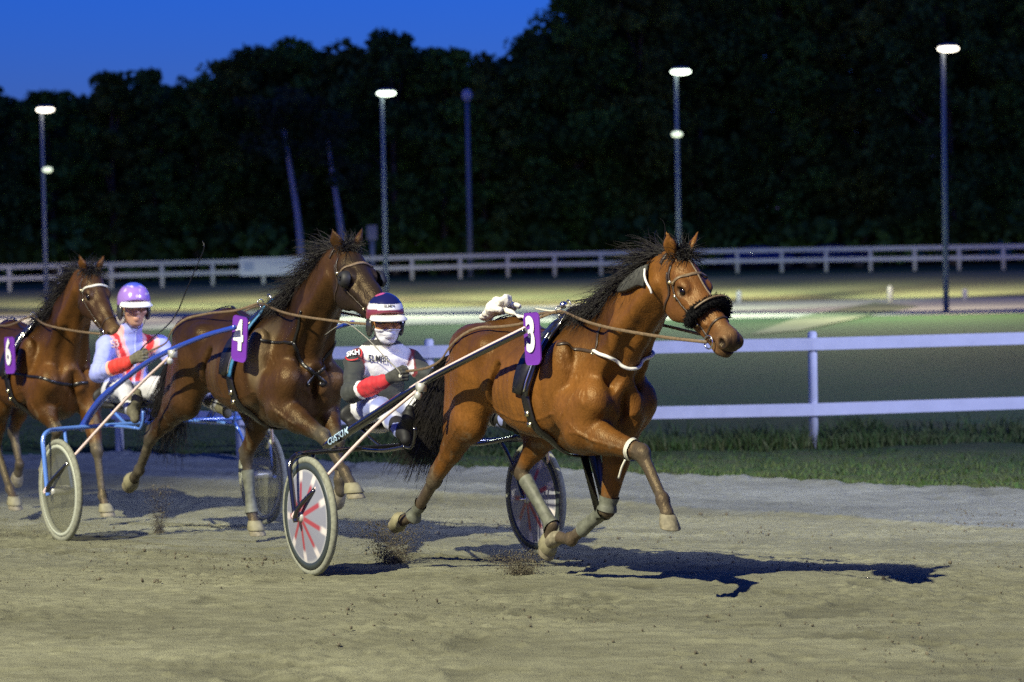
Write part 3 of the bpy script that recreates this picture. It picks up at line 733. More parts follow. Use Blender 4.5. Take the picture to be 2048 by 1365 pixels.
P3 = dict(res=.009, dz=.025, poll=(1.385, 0.005, 1.885), head=(3, 39, 0), hscale=1.02, coat=(.150, .060, .0120), headcoat=(.130, .053, .015), dark=(.022, .015, .010), mane_n=1900, tail_n=1500,
    RF=([(.76, -.17, 1.13), (.66, -.19, .96), (1.12, -.09, .868), (1.31, -.09, .638), (1.35, -.09, .565)], 10),
    LF=([(.70, .17, 1.12), (.52, .17, .94), (.43, .12, .50), (.11, .08, .300), (.00, .07, .305)], 105),
    RH=([(-.50, -.16, 1.22), (-.56, -.19, .95), (-1.00, -.195, .575), (-1.26, -.205, .330), (-1.385, -.225, .300)], 98),
    LH=([(-.42, .16, 1.22), (-.26, .18, .92), (-.535, .13, .645), (-.235, .16, .345), (-.275, .16, .25)], 52),
    tail=[(-.77, 0, 1.345), (-.95, .0, 1.32), (-1.12, 0, 1.24), (-1.27, -.01, 1.03), (-1.38, -.03, .82), (-1.53, -.04, .58)], tailspread=(.15, .05, .05))
P4 = dict(res=.011, dz=.045, poll=(1.305, -.01, 1.94), head=(2, 33, 0), hscale=1.13, patch=(.17, .125, .07), coat=(.052, .024, .0082), headcoat=(.020, .013, .009), muzzle=(.03, .02, .012), dark=(.014, .010, .008), dust=(.10, .09, .06), mane_n=1500, tail_n=900,
    RF=([(.78, -.17, 1.15), (.72, -.19, .97), (1.12, -.11, .82), (1.36, -.10, .62), (1.45, -.10, .53)], -6),
    LF=([(.72, .17, 1.13), (.62, .17, .97), (.88, .12, .77), (.93, .10, .53), (.93, .10, .45)], 65),
    RH=([(-.50, -.16, 1.24), (-.60, -.20, .97), (-1.08, -.24, .69), (-1.27, -.245, .46), (-1.37, -.25, .39)], 85),
    LH=([(-.44, .16, 1.24), (-.16, .17, .94), (-.43, .15, .585), (-.37, .15, .215), (-.325, .15, .135)], 0),
    tail=[(-.77, 0, 1.365), (-.95, .0, 1.33), (-1.10, 0, 1.23), (-1.20, -.02, 1.0), (-1.26, -.03, .78), (-1.30, -.04, .60)], tailspread=(.12, .06, .05))
P6 = dict(res=.012, dz=.0, poll=(1.23, 0, 1.90), head=(3, 43, 0), hscale=1.0, coat=(.088, .036, .0085), headcoat=(.040, .020, .010), muzzle=(.12, .075, .035), dark=(.018, .012, .009), dust=(.11, .10, .065), mane_n=1400, tail_n=700,
    RF=([(.76, -.17, 1.10), (.64, -.19, .94), (.82, -.13, .74), (.67, -.12, .52), (.61, -.12, .47)], 80),
    LF=([(.72, .17, 1.08), (.72, .17, .93), (.97, .12, .58), (1.05, .12, .25), (1.10, .12, .165)], -5),
    RH=([(-.44, -.16, 1.19), (-.18, -.18, .90), (-.36, -.15, .54), (-.10, -.15, .24), (-.02, -.15, .155)], 5),
    LH=([(-.50, .16, 1.19), (-.55, .18, .93), (-.80, .17, .62), (-.66, .16, .37), (-.70, .16, .29)], 60),
    tail=[(-.77, 0, 1.32), (-.95, .0, 1.29), (-1.10, 0, 1.19), (-1.22, 0, .95), (-1.28, 0, .75), (-1.34, 0, .57)], tailspread=(.12, .06, .05))
def pixhit(F, fr, x, y):
    d = fr.localdir(pray(x, y)); h = F.hit(fr.local(CAMP), d)
    return h
def pixline(F, fr, px):
    return [h for h in (pixhit(F, fr, x, y) for x, y in px) if h is not None]
def strap(F, root, pts, w, name, m, lift=.004, th=.004, n=40):
    P, N = onskin(F, pts, lift, n); b = MB(); b.ribbon(P, N, w, th); return b.obj(name, M[m], root)
def mirror(pts): return [(q[0], -q[1], q[2]) for q in pts]

horse3, F3 = build_horse('horse', H3, P3, 'bright bay horse wearing number 3, leading the race with both front knees up')
horse4, F4 = build_horse('horse', H4, P4, 'dark brown horse wearing number 4 with a black hood over its face')
horse6, F6 = build_horse('horse', H6, P6, 'brown horse wearing number 6 at the left edge, behind the rider in lilac')

# --- horse 3 tack
bridle(F3, horse3, P3)
ter3 = harness(F3, horse3, P3, .24)
c3 = pixline(F3, H3, [(1190, 704), (1215, 712), (1245, 730), (1270, 752), (1288, 775)])
if len(c3) > 2:
    c3 = [q for q in c3 if q[1] < -.03]; ring = c3[0]; mid_ = [np.array((c3[-1][0] + .06, 0.0, c3[-1][2] - .05))]
    P, N = onskin(F3, c3 + mid_ + mirror(c3)[::-1], .010, 70); b = MB(); b.tube(P, .0095, 10); bc = b.obj('breast_collar', M['white'], horse3)
    ring = c3[0]
    b = MB()
    for pts in ([ring, pixhit(F3, H3, 1160, 700), pixhit(F3, H3, 1115, 690)], [ring, pixhit(F3, H3, 1196, 675), pixhit(F3, H3, 1203, 648)]):
        pts = [q for q in pts if q is not None]
        if len(pts) < 2: continue
        for mm in (pts, mirror(pts)):
            P, N = onskin(F3, mm, .004, 24); b = MB(); b.ribbon(P, N, .020); b.obj('trace_strap', M['darkleather'], bc)
    b = MB(); a = np.linspace(0, 2 * math.pi, 22); b.tube(np.array([np.array(ring) + np.array([.016 * math.cos(t), -.014, .016 * math.sin(t)]) for t in a]), .004, 6, cap=False); b.obj('collar_ring', M['brass'], bc)
# fleece noseband
g = P3['_']; P, N = wrap(F3, g['H'](.335, -.09, 0), g['hl'], nrm(g['hu'] + g['hf'] * .12), -28, 208, 36, .3, .026)
b = MB(); b.tube(P, np.where((np.arange(len(P)) < 2) | (np.arange(len(P)) > len(P) - 3), .022, .031), 14, flat=.72, up=None); fl = b.obj('fleece_noseband', M['fleece'], horse3)
n = 5200; k = RNG.integers(0, len(P), n); dv = RNG.normal(0, 1, (n, 3)); dv = dv - 0; dv /= np.linalg.norm(dv, axis=1)[:, None]; base = P[k] + RNG.normal(0, .006, (n, 3))
V_, F_ = strands(base + dv * .022, dv + N[k] * .3, RNG.uniform(.009, .016, n), .0024, 2, (0, 0, -1), .05, .5); obj('fleece', V_, F_, M['fleece'], fl)
strap(F3, fl, list(P[8:28] + N[8:28] * .02), .010, 'noseband_strap', 'brownleather', .062, .003)
# overcheck, neck pad, terret straps
strap(F3, horse3, [g['H'](.05, .03, 0), g['H'](.15, .03, .004), g['H'](.25, .03, .006), g['H'](.34, .03, .006)], .012, 'overcheck_strap', 'brownleather')
pp = pixline(F3, H3, [(1245, 580), (1262, 570), (1285, 555), (1298, 553)])
if len(pp) > 2:
    P, N = onskin(F3, pp, .012, 30); b = MB(); b.ribbon(P, N, np.linspace(.05, .13, len(P)), .02); npad = b.obj('neck_pad', M['neckpad'], horse3)
    q = pixline(F3, H3, [(1299, 540), (1300, 555), (1306, 572), (1309, 582)])
    if len(q) > 2: P, N = onskin(F3, q, .03, 16); b = MB(); b.tube(P, .006, 8); b.obj('pad_trim', M['white'], npad)
b = MB(); q0 = ter3[0]; b.tube(bez([q0 + (0, .04, .02), q0 + (.22, .05, .03), q0 + (.36, .07, .03)], 14), .008, 8); b.tube(bez([q0 + (0, .05, .02), q0 + (-.12, .04, -.01), q0 + (-.34, .05, .0)], 14), .005, 8); b.obj('overcheck_cord', M['cream'], horse3)
b = MB(); b.blob(q0 + (0, .03, .025), .022, 12, 8); b.obj('saddle_knob', M['metal'], horse3)
# crumpled white cloth tied on the croup
pt, nn = F3.snap(np.array([(-.40, -.05, 1.6)]), .03); b = MB(); Vb = []
fb = Field((-.80, -.22, 1.45), (-.10, .16, 1.80), .008)
fb.cone((-.66, -.02, 1.545), (-.42, -.04, 1.63), .022, .040, .03, (0, 1, 0), 1.7); fb.cone((-.46, -.04, 1.61), (-.36, -.05, 1.655), .040, .030, .03, (0, 1, 0), 1.5); fb.cone((-.45, -.10, 1.60), (-.33, -.11, 1.60), .026, .018, .02); fb.cone((-.44, .03, 1.60), (-.31, .01, 1.62), .024, .014, .02); fb.cone((-.36, -.05, 1.60), (-.16, -.02, 1.545), .014, .010, .02)
Vb, Qb = fb.mesh(); Vb = Vb + fb.grad(Vb) * (vnoise(Vb, 38, 2)[:, None] * .010 + vnoise(Vb * (.5, 1, 1), 80, 3)[:, None] * .004)
cl = obj('white_cloth', Vb, Qb, M['whitecloth'], horse3)
# boots
for nm, bt in (('LH', 1), ('RH', 0)):
    J = P3[nm][0]; A, B = np.array(J[2], float), np.array(J[3], float)
    if bt: leg_boot(F3, horse3, A + (B - A) * .16, B + (B - A) * .0, .046, 'leg_boot')
    bell_boot(P3, nm, horse3)
J = P3['RH'][0]; A, B = np.array(J[2], float), np.array(J[3], float); leg_boot(F3, horse3, A + (B - A) * .66, B, .040, 'leg_boot', 'boot')
J = P3['LF'][0]; A, B, K0 = np.array(J[2], float), np.array(J[3], float), np.array(J[1], float)
leg_boot(F3, horse3, A + (B - A) * .10, A + (B - A) * .72, .045, 'leg_boot'); leg_boot(F3, horse3, A + (K0 - A) * .16, A - (K0 - A) * .02, .055, 'knee_boot')
J = P3['RF'][0]; K0, A, B = [np.array(J[i], float) for i in (1, 2, 3)]; leg_boot(F3, horse3, A + (K0 - A) * .12, A + (K0 - A) * .17, .052, 'knee_strap', 'cream', dish=.008)
b = MB(); q = A + (K0 - A) * .14 + (0, -.05, -.05); b.tube(bez([q, q + (-.02, -.01, -.04), q + (-.05, -.012, -.10)], 10), [.006] * 11 if False else .006, 6); b.obj('strap_end', M['cream'], horse3)

# --- horse 4 tack
bridle(F4, horse4, P4); ter4 = harness(F4, horse4, P4, .22, 'teal', 'brass'); g4 = P4['_']
hood = MB()
for sd in (-1, 1):                                                    # eye cups of the hood
    c = g4['H'](.185, -.055, sd * .098); prof = [(.012, .036), (.026, .040), (.037, .026), (.043, .0), (.040, -.012)]
    ax3 = nrm(g4['hl'] * sd - g4['hf'] * .25); uu = nrm(np.cross(ax3, g4['hu'])); vv = np.cross(ax3, uu); V_ = []; n = 20
    for (r, z) in prof:
        for k in range(n):
            a = 2 * math.pi * k / n; rr = r * (1.25 if math.cos(a) * 1 > .9 else 1.0); V_.append(c + uu * rr * math.cos(a) * 1.25 + vv * rr * math.sin(a) * 1.25 + ax3 * z)
    F_ = [(i * n + k, i * n + (k + 1) % n, (i + 1) * n + (k + 1) % n, (i + 1) * n + k) for i in range(len(prof) - 1) for k in range(n)]
    ec = obj('eye_cup', V_, F_, M['seat'], horse4); b = MB(); b.box(c + ax3 * .040 - g4['hf'] * .01, (.034, .010, .010), np.array([g4['hf'], uu, ax3]).T); b.obj('cup_rim', M['brass'], ec)
cc = pixline(F4, H4, [(588, 685), (600, 720), (625, 745), (650, 765)])
if len(cc) > 2:
    b = MB(); P, N = onskin(F4, cc + [(cc[-1][0] + .1, 0.02, cc[-1][2] - .02)], .005, 30); b.ribbon(P, N, .024)
    P, N = onskin(F4, mirror(cc) + [(cc[-1][0] + .1, -.02, cc[-1][2] - .02)], .005, 30); b.ribbon(P, N, .024)
    for px in ([(588, 685), (550, 686), (520, 680)], [(588, 685), (598, 650), (603, 622)]):
        q = pixline(F4, H4, px)
        if len(q) > 1: P, N = onskin(F4, q, .005, 20); b.ribbon(P, N, .018)
    b.obj('breast_collar', M['leather'], horse4)
for nm in ('LH',):
    J = P4[nm][0]; A, B = np.array(J[2], float), np.array(J[3], float); leg_boot(F4, horse4, A + (B - A) * .25, B, .045, 'leg_boot')
    bell_boot(P4, nm, horse4)
bell_boot(P4, 'RH', horse4); bell_boot(P4, 'RF', horse4)
# --- horse 6 tack
bridle(F6, horse6, P6, 'cream'); ter6 = harness(F6, horse6, P6, .25); 
cc = pixline(F6, H6, [(86, 757), (110, 765), (140, 770), (175, 765)])
if len(cc) > 2:
    b = MB(); P, N = onskin(F6, cc, .005, 30); b.ribbon(P, N, .024); P, N = onskin(F6, [cc[0], (.3, -.3, cc[0][2] + .03)], .005, 12); b.ribbon(P, N, .02); b.obj('breast_collar', M['leather'], horse6)
bell_boot(P6, 'LF', horse6); bell_boot(P6, 'RH', horse6)

# --- number plates hang beside the saddles
number_plate(horse3, H3.at(1063, 678, -.37), '3', .06, .165, .285)
number_plate(horse4, H4.at(478, 678, -.37), '4', -.12, .165, .285, fwd=(1, .12, 0), out=(.12, -1, 0))
number_plate(horse6, H6.at(18, 711, -.38), '6', .04, .19, .275)
# ------------------------------------------------------------------ race sulkies
def wheel_parts(root, hub, style, R=.36):
    hub = np.asarray(hub, float); Mx = np.array([[1, 0, 0], [0, 0, 1], [0, 1, 0]], float)     # lathe axis -> Y
    w = bpy.data.objects.new('wheel', None); w.empty_display_size = .1; link(w, root); w.location = tuple(hub)
    b = MB(); prof = [(R - .021 + .021 * math.cos(a), .021 * math.sin(a)) for a in np.linspace(0, 2 * math.pi, 13)[:-1]]; b.lathe(prof, 72, Mx, closed=True); b.obj('tyre', M['tyre'], w)
    if style == 'star':
        b = MB(); b.lathe([(R - .036, -.020), (R - .036, .020), (R - .075, .022), (R - .080, .012), (R - .080, -.012), (R - .075, -.022)], 72, Mx, closed=True); b.obj('rim', M['tyredark'], w)
    else:
        b = MB(); b.lathe([(R - .040, -.016), (R - .036, .016), (R - .062, .020), (R - .066, 0), (R - .062, -.020)], 72, Mx, closed=True); b.obj('rim', M['tyrepale'], w)
    rd = R - (.076 if style == 'star' else .062)
    for sd in (-1, 1):
        nr, na = 26, 240; V = []; C = []
        for i in range(nr + 1):
            r = rd * i / nr
            for k in range(na):
                a = 2 * math.pi * k / na; V.append((r * math.cos(a), sd * (.018 + .045 * (1 - r / rd) ** 1.0), r * math.sin(a)))
                q = r / rd; col = np.array([.235, .24, .295])
                if style == 'star':
                    x = ((a / (2 * math.pi)) * 9 + .1 * sd) % 1.0 - .5; x = abs(x) * 2 * math.pi / 9 * max(q, .05) * rd / .284
                    red = sstep(.075, .030, x) * sstep(.05, .14, q) * (1 - sstep(.70, .80, q)); wh = sstep(.105, .045, x) * sstep(.70, .84, q) * (1 - .3 * sstep(.95, 1, q))
                    edge = sstep(.94, .985, q); col = col * (1 - red * .85) + np.array([.34, .022, .035]) * red * .85; col = col * (1 - wh) + np.array([.66, .60, .58]) * wh; col = col * (1 - edge * .7) + np.array([.5, .5, .48]) * edge * .7
                C.append(col)
        F = [(i * na + k, i * na + (k + 1) % na, (i + 1) * na + (k + 1) % na, (i + 1) * na + k) for i in range(nr) for k in range(na)]
        obj('wheel_cover', V, F, M['disc'] if style == 'star' else M['smoke'], w, cols=np.array(C) if style == 'star' else None)
    b = MB(); b.lathe([(.0, -.075), (.022, -.075), (.030, -.066), (.034, -.05), (.034, .05), (.030, .066), (.022, .075), (.0, .075)], 24, Mx); b.obj('hub', M['whitehub'], w)
    return w
M['whitehub'] = mat('pale_hub', (.55, .55, .48), .35, metal=.3)
M['smoke'] = mat('smoky_clear_plastic', (.16, .16, .10), .25, alpha=.42, spec=.5)

def sulky(fr, cfg, label):
    root = thing('sulky', label, 'sulky', tuple(fr.o), fr.rz(), 'two wheeled racing sulkies'); root.scale = (fr.sc,) * 3
    zt = cfg.get('ztop', .725); tube_m = cfg['tube']; hz = .36
    w_n = wheel_parts(root, (-.04, -.79, hz), cfg['wheel']); w_f = wheel_parts(root, (-.04, .79, hz), cfg['wheel'])
    b = MB(); b.tube(bez([(-.25, 0, zt + .005), (-.25, -.45, zt + .002), (-.22, -.72, zt), (-.15, -.83, zt - .01), (-.13, -.872, zt - .06), (-.10, -.880, zt - .16), (-.05, -.885, hz + .03), (-.035, -.885, hz - .03)], 50), .0165, 10)
    b.tube(bez([(-.25, 0, zt + .005), (-.25, .45, zt + .002), (-.22, .72, zt), (-.15, .83, zt - .01), (-.13, .872, zt - .06), (-.10, .880, zt - .16), (-.05, .885, hz + .03), (-.035, .885, hz - .03)], 50), .0165, 10)
    b.obj('arch_frame', M[tube_m], root)
    for sd in (-1, 1):
        sh = [(x, sd * abs(y), z) for x, y, z in cfg['shaft']]
        b = MB(); P = bez(sh, 60); n = len(P); r = np.where(np.arange(n) < n * .40, cfg.get('r0', .027), np.linspace(.022, .016, n)); b.tube(P, r, 12); so = b.obj('shaft', M[cfg['shaftm']], root)
        if cfg.get('glint'):
            k = int(n * .44); b = MB(); b.tube(P[k:] + np.array([-.004, 0, .0135]), np.linspace(.0125, .0105, n - k), 12); b.obj('shaft_glint', M[cfg['glint']], so)  # pale strip along the shaft top, an added stand-in for its highlight
        # inner fork and stay
        b = MB(); b.tube(bez([(-.25, sd * .66, zt), (-.14, sd * .69, zt - .16), (-.04, sd * .70, hz)], 16), .012, 8); b.obj('inner_fork', M[tube_m], root)
        st = [(x, sd * abs(y), z) for x, y, z in cfg['stay']]; b = MB(); b.tube(bez([(-.045, sd * .885, hz - .01), (-.01, sd * .875, hz + .06)] + st, 40), .0100, 10); so2 = b.obj('stay', M[cfg['staym']], root)
        b = MB(); b.tube(bez([(-.045, sd * .887, hz - .02), (-.01, sd * .877, hz + .06), tuple(np.array((-.01, sd * .877, hz + .06)) * .75 + np.array(st[0]) * .25)], 10), .0155, 10); b.obj('stay_end', M['blacktube'], so2)
        b = MB(); e = np.array(st[-1]); b.box(e, (.05, .045, .05)); b.blob(e + (.0, sd * .02, -.045), (.022, .022, .026), 12, 8); b.obj('clamp', M['whitehub'], root)
        b = MB(); b.tube([(-.045, sd * .90, hz), (-.04, sd * .68, hz)], .010, 10); b.obj('axle_pin', M['metal'], root)
        # foot rest loop and bracket
        fx = cfg['feet'][0 if sd < 0 else 1]; fx = np.array(fx); b = MB(); b.tube(bez([(-.25, sd * .33, zt), (.05, sd * .33, zt + .01), (fx[0] - .02, fx[1], fx[2] - .075)], 20), .012, 8)
        b.tube(bez([fx + (-.05, 0, -.07), fx + (.05, 0, -.075), fx + (.10, 0, -.02), fx + (.11, 0, .05)], 14), .010, 8); b.obj('foot_rest', M[tube_m], root)
    b = MB(); b.tube(bez([(-.25, -.18, zt), (-.45, -.14, zt + .03), (-.66, -.12, zt + .09)], 14), .012, 8); b.tube(bez([(-.25, .18, zt), (-.45, .14, zt + .03), (-.66, .12, zt + .09)], 14), .012, 8); b.obj('seat_bracket', M[tube_m], root)
    fs = Field((-1.0, -.3, .70), (-.35, .3, 1.05), .012); sz_ = zt - .725; fs.ell((-.66, 0, .845 + sz_), (.19, .20, .035), .02); fs.ell((-.83, 0, .90 + sz_), (.04, .19, .09), .05); V, Q = fs.mesh(); obj('seat', V, Q, M['seat'], root)
    return root

def reading(parent, name, body, origin, right, up, size, m, bold=.0, xs=1.0, lift=.001, F=None):
    """lettering laid on a surface: origin = centre of the word"""
    T, TF = text_mesh(body, size, bold * size, xs); r = nrm(right); u = nrm(up); o = np.asarray(origin, float)
    V = np.array([o + r * x + u * y for x, y, z in T])
    if F is not None: V, _n = F.snap(V, lift, 10)
    else: V = V + nrm(np.cross(r, u)) * lift
    return V, TF

sh3 = [S3.at(652, 893, -.50), S3.at(745, 833, -.47), S3.at(850, 765, -.45), S3.at(950, 712, -.43), S3.at(1050, 662, -.42)]
st3 = [S3.at(735, 867, -.62), S3.at(842, 775, -.47)]
C3 = dict(tube='blacktube', shaftm='blacktube', glint='rosetube', shaft=sh3, stay=[st3[0], st3[1]], staym='rosetube', wheel='star', feet=[(.36, -.33, .85), (.52, .35, .88)])
sulky3 = sulky(S3, C3, 'black sulky with red star pattern wheel covers behind the number 3 horse')
sh4 = [S4.at(163, 858, -.50), S4.at(190, 815, -.49), S4.at(222, 781, -.48), S4.at(300, 722, -.46), S4.at(400, 676, -.44), S4.at(470, 655, -.43)]
C4 = dict(tube='paleblue', shaftm='bluetube', glint=None, shaft=sh4, stay=[S4.at(255, 795, -.55), S4.at(345, 708, -.46)], staym='rosetube', wheel='smoke', feet=[(.25, -.33, .86), (.36, .33, .86)], ztop=.775)
sulky4 = sulky(S4, C4, 'blue sulky with smoky clear wheel covers behind the number 4 horse')
# wording along the thick part of the shaft of sulky 3
A0, A1 = np.array(sh3[0]), np.array(sh3[1]); r_ = nrm(A1 - A0); u_ = nrm(np.cross((0, -1, 0), r_)); u_ = u_ if u_[2] > 0 else -u_
for sd in (-1,):
    V_, TF_ = reading(None, '', 'CUSTOM', A0 + r_ * .215 + np.array([0, -.0, 0]), r_, u_, .062, None, .02, 1.05)
    V_ = np.array(V_); off = (V_ - A0) - np.outer((V_ - A0) @ r_, r_); side = off @ u_
    V_ = V_ + np.array([0, -1, 0]) * np.sqrt(np.clip(.0285 ** 2 - (side * .85) ** 2, 0, None))[:, None]
    for o in sulky3.children:
        if o.name.startswith('shaft'): obj('lettering', V_, TF_, M['text_pale'], o, smooth=False); break
white_strip = MB(); 

# ------------------------------------------------------------------ drivers
def hand_field(H, sd, ax):
    F = Field(np.array(H) - .11, np.array(H) + .11, .005); H = np.array(H, float); f, l, u = ax; m = -sd      # m: towards the middle of the body
    L = lambda a, b, c: H + f * a + l * (b * m) + u * c
    F.ell(L(-.035, -.014, 0), (.048, .019, .043), .02, [f, l, u]); F.cone(L(-.11, -.01, -.004), L(-.05, -.012, 0), .034, .030, .02)
    for i, z in enumerate((.031, .011, -.010, -.029)):
        k = (.98, 1.06, 1.0, .86)[i]
        F.cone(L(-.002, -.016, z), L(.034 * k, -.012, z * 1.02), .0115, .0108, .005); F.cone(L(.034 * k, -.012, z * 1.02), L(.040 * k, .022, z), .0105, .0098, .005); F.cone(L(.040 * k, .022, z), L(.012 * k, .034, z * .97), .0096, .0085, .005)
    F.cone(L(-.050, .0, .035), L(-.012, .020, .050), .0145, .0125, .010); F.cone(L(-.012, .020, .050), L(.022, .024, .044), .012, .010, .006)
    return F

def driver(fr, cfg, label, group):
    o = np.array([-.66, 0, .86]); root = thing('person', label, 'person', tuple(fr.world(o)), fr.rz(), group); root.scale = (fr.sc,) * 3
    sh = [np.array(q) for q in cfg['shoulder']]; el = [np.array(q) for q in cfg['elbow']]; wr = [np.array(q) for q in cfg['wrist']]; hd = [np.array(q) for q in cfg['hand']]
    hip, kn, an = [[np.array(q) for q in cfg[k]] for k in ('hip', 'knee', 'ankle')]
    hc = np.array(cfg['head'], float); up_ = cfg.get('up', 0.0); U3 = np.array([0, 0, up_]); o = o + U3; root.location = tuple(fr.world(o)); ya = math.radians(cfg['yaw']); pi_ = math.radians(cfg.get('pitch', 4)); s = cfg.get('hs', 1.12)
    f = np.array([math.cos(ya) * math.cos(pi_), math.sin(ya) * math.cos(pi_), -math.sin(pi_)]); l = np.array([-math.sin(ya), math.cos(ya), 0]); u = np.cross(f, l); A = [f, l, u]
    T = lambda V: np.asarray(V) - o
    h = lambda a, b, c: hc + (f * a + l * b + u * c) * s
    # body with head
    B = Field((-1.0, -.5, .72), (.72, .5, 1.80), .0075)
    B.ell(U3 + (-.60, 0, 1.22), (.10, .15, .14), .05); B.ell(U3 + (-.62, 0, 1.02), (.10, .13, .14), .05); B.cone(U3 + (-.58, 0, 1.30), hc + (-.02, 0, -.08), .060, .056, .04)
    for i in (0, 1):
        B.cone(sh[i], el[i], .045, .038, .03); B.cone(el[i], wr[i], .038, .027, .02); B.cone(wr[i], hd[i] + (-.05, 0, 0), .027, .024, .02)
        B.cone(hip[i], kn[i], .07, .050, .04); B.cone(kn[i], an[i], .046, .034, .03)
    HF = Field(hc - .2, hc + .2, .0045)
    for Q in (B, HF):
        Q.ell(h(-.012, 0, .030), (.098 * s, .077 * s, .098 * s), .03, A); Q.ell(h(.030, 0, -.045), (.062 * s, .060 * s, .080 * s), .03, A); Q.ell(h(.052, 0, -.100), (.030 * s, .032 * s, .024 * s), .03, A)
        Q.cone(h(.088, 0, .016), h(.112, 0, -.028), .010 * s, .0145 * s, .012); Q.ell(h(.103, 0, -.032), (.014 * s, .020 * s, .011 * s), .008, A)
        for sd in (-1, 1):
            Q.ell(h(.082, sd * .032, .004), (.016 * s, .021 * s, .012 * s), .010, A, 's'); Q.cone(h(.086, sd * .012, .022), h(.072, sd * .055, .024), .010 * s, .009 * s, .012); Q.ell(h(.068, sd * .045, -.028), (.025 * s, .024 * s, .022 * s), .02, A)
            Q.ell(h(.080, sd * .031, .004), (.0125 * s, .0135 * s, .0115 * s), .003, A)
            Q.ell(h(-.012, sd * .083, -.012), (.020 * s, .010 * s, .032 * s), .01, A)
        Q.ell(h(.093, 0, -.066), (.012 * s, .024 * s, .0065 * s), .006, A); Q.ell(h(.090, 0, -.079), (.012 * s, .021 * s, .0075 * s), .006, A); Q.ell(h(.108, 0, -.0725), (.016 * s, .024 * s, .0022 * s), .004, A, 's')
        Q.cone(h(-.03, 0, -.08), U3 + (-.57, 0, 1.30), .056, .060, .03)
    V, Q = B.mesh(); P = (V - hc) @ np.array(A).T / s
    col = np.tile(np.array(cfg.get('skin', (.42, .21, .11))), (len(V), 1)) * (1 + .12 * vnoise(V, 22, 1)[:, None])
    lip = np.exp(-((P[:, 2] + .0725) / .009) ** 2 - (P[:, 1] / .024) ** 2) * (P[:, 0] > .07); col = col * (1 - .45 * lip[:, None]) + np.array([.35, .10, .07]) * .45 * lip[:, None]
    for sd in (-1, 1):
        e = np.linalg.norm(P - np.array([.0905, sd * .031, .004]), axis=1); iris = sstep(.010, .006, e)[:, None]; whi = sstep(.0135, .011, e)[:, None]; col = col * (1 - whi) + np.array([.55, .5, .46]) * whi; col = col * (1 - iris) + np.array([.03, .02, .015]) * iris
        br = np.exp(-((P[:, 2] - .026) / .006) ** 2) * (np.abs(P[:, 1] - sd * .034) < .024) * (P[:, 0] > .05); col = col * (1 - .6 * br[:, None]) + np.array([.05, .035, .025]) * .6 * br[:, None]
    bs = (sstep(-.02, -.05, P[:, 2]) * (P[:, 0] > .01) * (P[:, 2] > -.14))[:, None]; col = col * (1 - .12 * bs)
    obj('body', T(V), Q, M['skin'], root, cols=np.clip(col, 0, 1))
    # jacket
    J = Field((-1.0, -.5, .78), (.25, .5, 1.50), .008)
    J.ell(U3 + (-.595, 0, 1.215), (.128, .185, .135), .05); J.ell(U3 + (-.635, 0, 1.03), (.135, .170, .15), .06); J.cone(U3 + (-.65, 0, .93), U3 + (-.64, 0, 1.05), .15, .14, .04, (1, 0, 0), .92); J.cone(U3 + (-.585, 0, 1.30), hc + (-.025, 0, -.115), .098, .068, .05)
    for i in (0, 1):
        J.cone(U3 + (-.585, sh[i][1] * .4, 1.30), sh[i], .070, .066, .05); J.cone(sh[i], el[i], .066, .058, .03); J.cone(el[i], el[i] * .35 + wr[i] * .65, .062, .054, .03); J.cone(el[i] * .35 + wr[i] * .65, wr[i], .053, .046, .012)
    V, Q = J.mesh(); N = J.grad(V); darm = np.minimum.reduce([segd(V, sh[i], el[i])[0] for i in (0, 1)] + [segd(V, el[i], wr[i])[0] for i in (0, 1)])
    fold = vnoise(V * (1, 1, 1.6), 16, 5) * .0065 + vnoise(V * (1.4, .8, 1), 34, 6) * .003
    for i in (0, 1):
        d, t = segd(V, el[i], sh[i]); fold = fold + np.exp(-(d / .09) ** 2) * .0035 * np.sin(t * 42 + 3 * V[:, 1] * 9) * sstep(.7, .1, t)
        d, t = segd(V, el[i], wr[i]); fold = fold + np.exp(-(d / .09) ** 2) * .0035 * np.sin(t * 48)
    V = V + N * fold[:, None]
    jk = obj('jacket', T(V), Q, M['fabric'], root, cols=np.clip(cfg['jacket'](V - U3, N, [q - U3 for q in sh], [q - U3 for q in el], [q - U3 for q in wr]), 0, 1))
    # trousers
    Tr = Field((-1.0, -.5, .70), (.72, .5, 1.14), .0085)
    Tr.ell(U3 + (-.655, 0, .95), (.155, .185, .105), .05)
    for i in (0, 1): Tr.cone(hip[i], kn[i], .094, .068, .04); Tr.cone(kn[i], an[i], .064, .050, .03)
    V, Q = Tr.mesh(); N = Tr.grad(V); V = V + N * (vnoise(V, 17, 8) * .007 + vnoise(V * (1.6, 1, 1), 38, 9) * .003)[:, None]
    obj('trousers', T(V), Q, M['fabric'], root, cols=np.clip(cfg['trousers'](V, N, hip, kn, an), 0, 1))
    for i in (0, 1):
        Bo = Field(an[i] - .2, an[i] + (.36, .2, .3), .0075); a = an[i]; d = nrm(an[i] - kn[i])
        Bo.cone(a - d * .12, a + d * .01, .056, .048, .02); Bo.cone(a + d * .02, a + d * .05 + (.05, 0, .10), .046, .040, .03, (0, 1, 0), .85); Bo.cone(a + d * .06, a + d * .07 + (.0, 0, -.03), .036, .034, .02)
        Bo.cone(a + d * .05 + (.05, 0, .10), a + d * .05 + (.065, 0, .15), .038, .026, .02)
        V, Q = Bo.mesh(); obj('boot', T(V), Q, M[cfg['bootm']], root)
        G = hand_field(hd[i], -1 if i == 0 else 1, [nrm(np.array([1, 0, .12])), np.array([0, 1.0, 0]), nrm(np.array([-.12, 0, 1]))]); G.cone(wr[i], hd[i] + (-.06, 0, 0), .036, .032, .02); V, Q = G.mesh(); obj('glove', T(V), Q, M[cfg['glovem']], root)
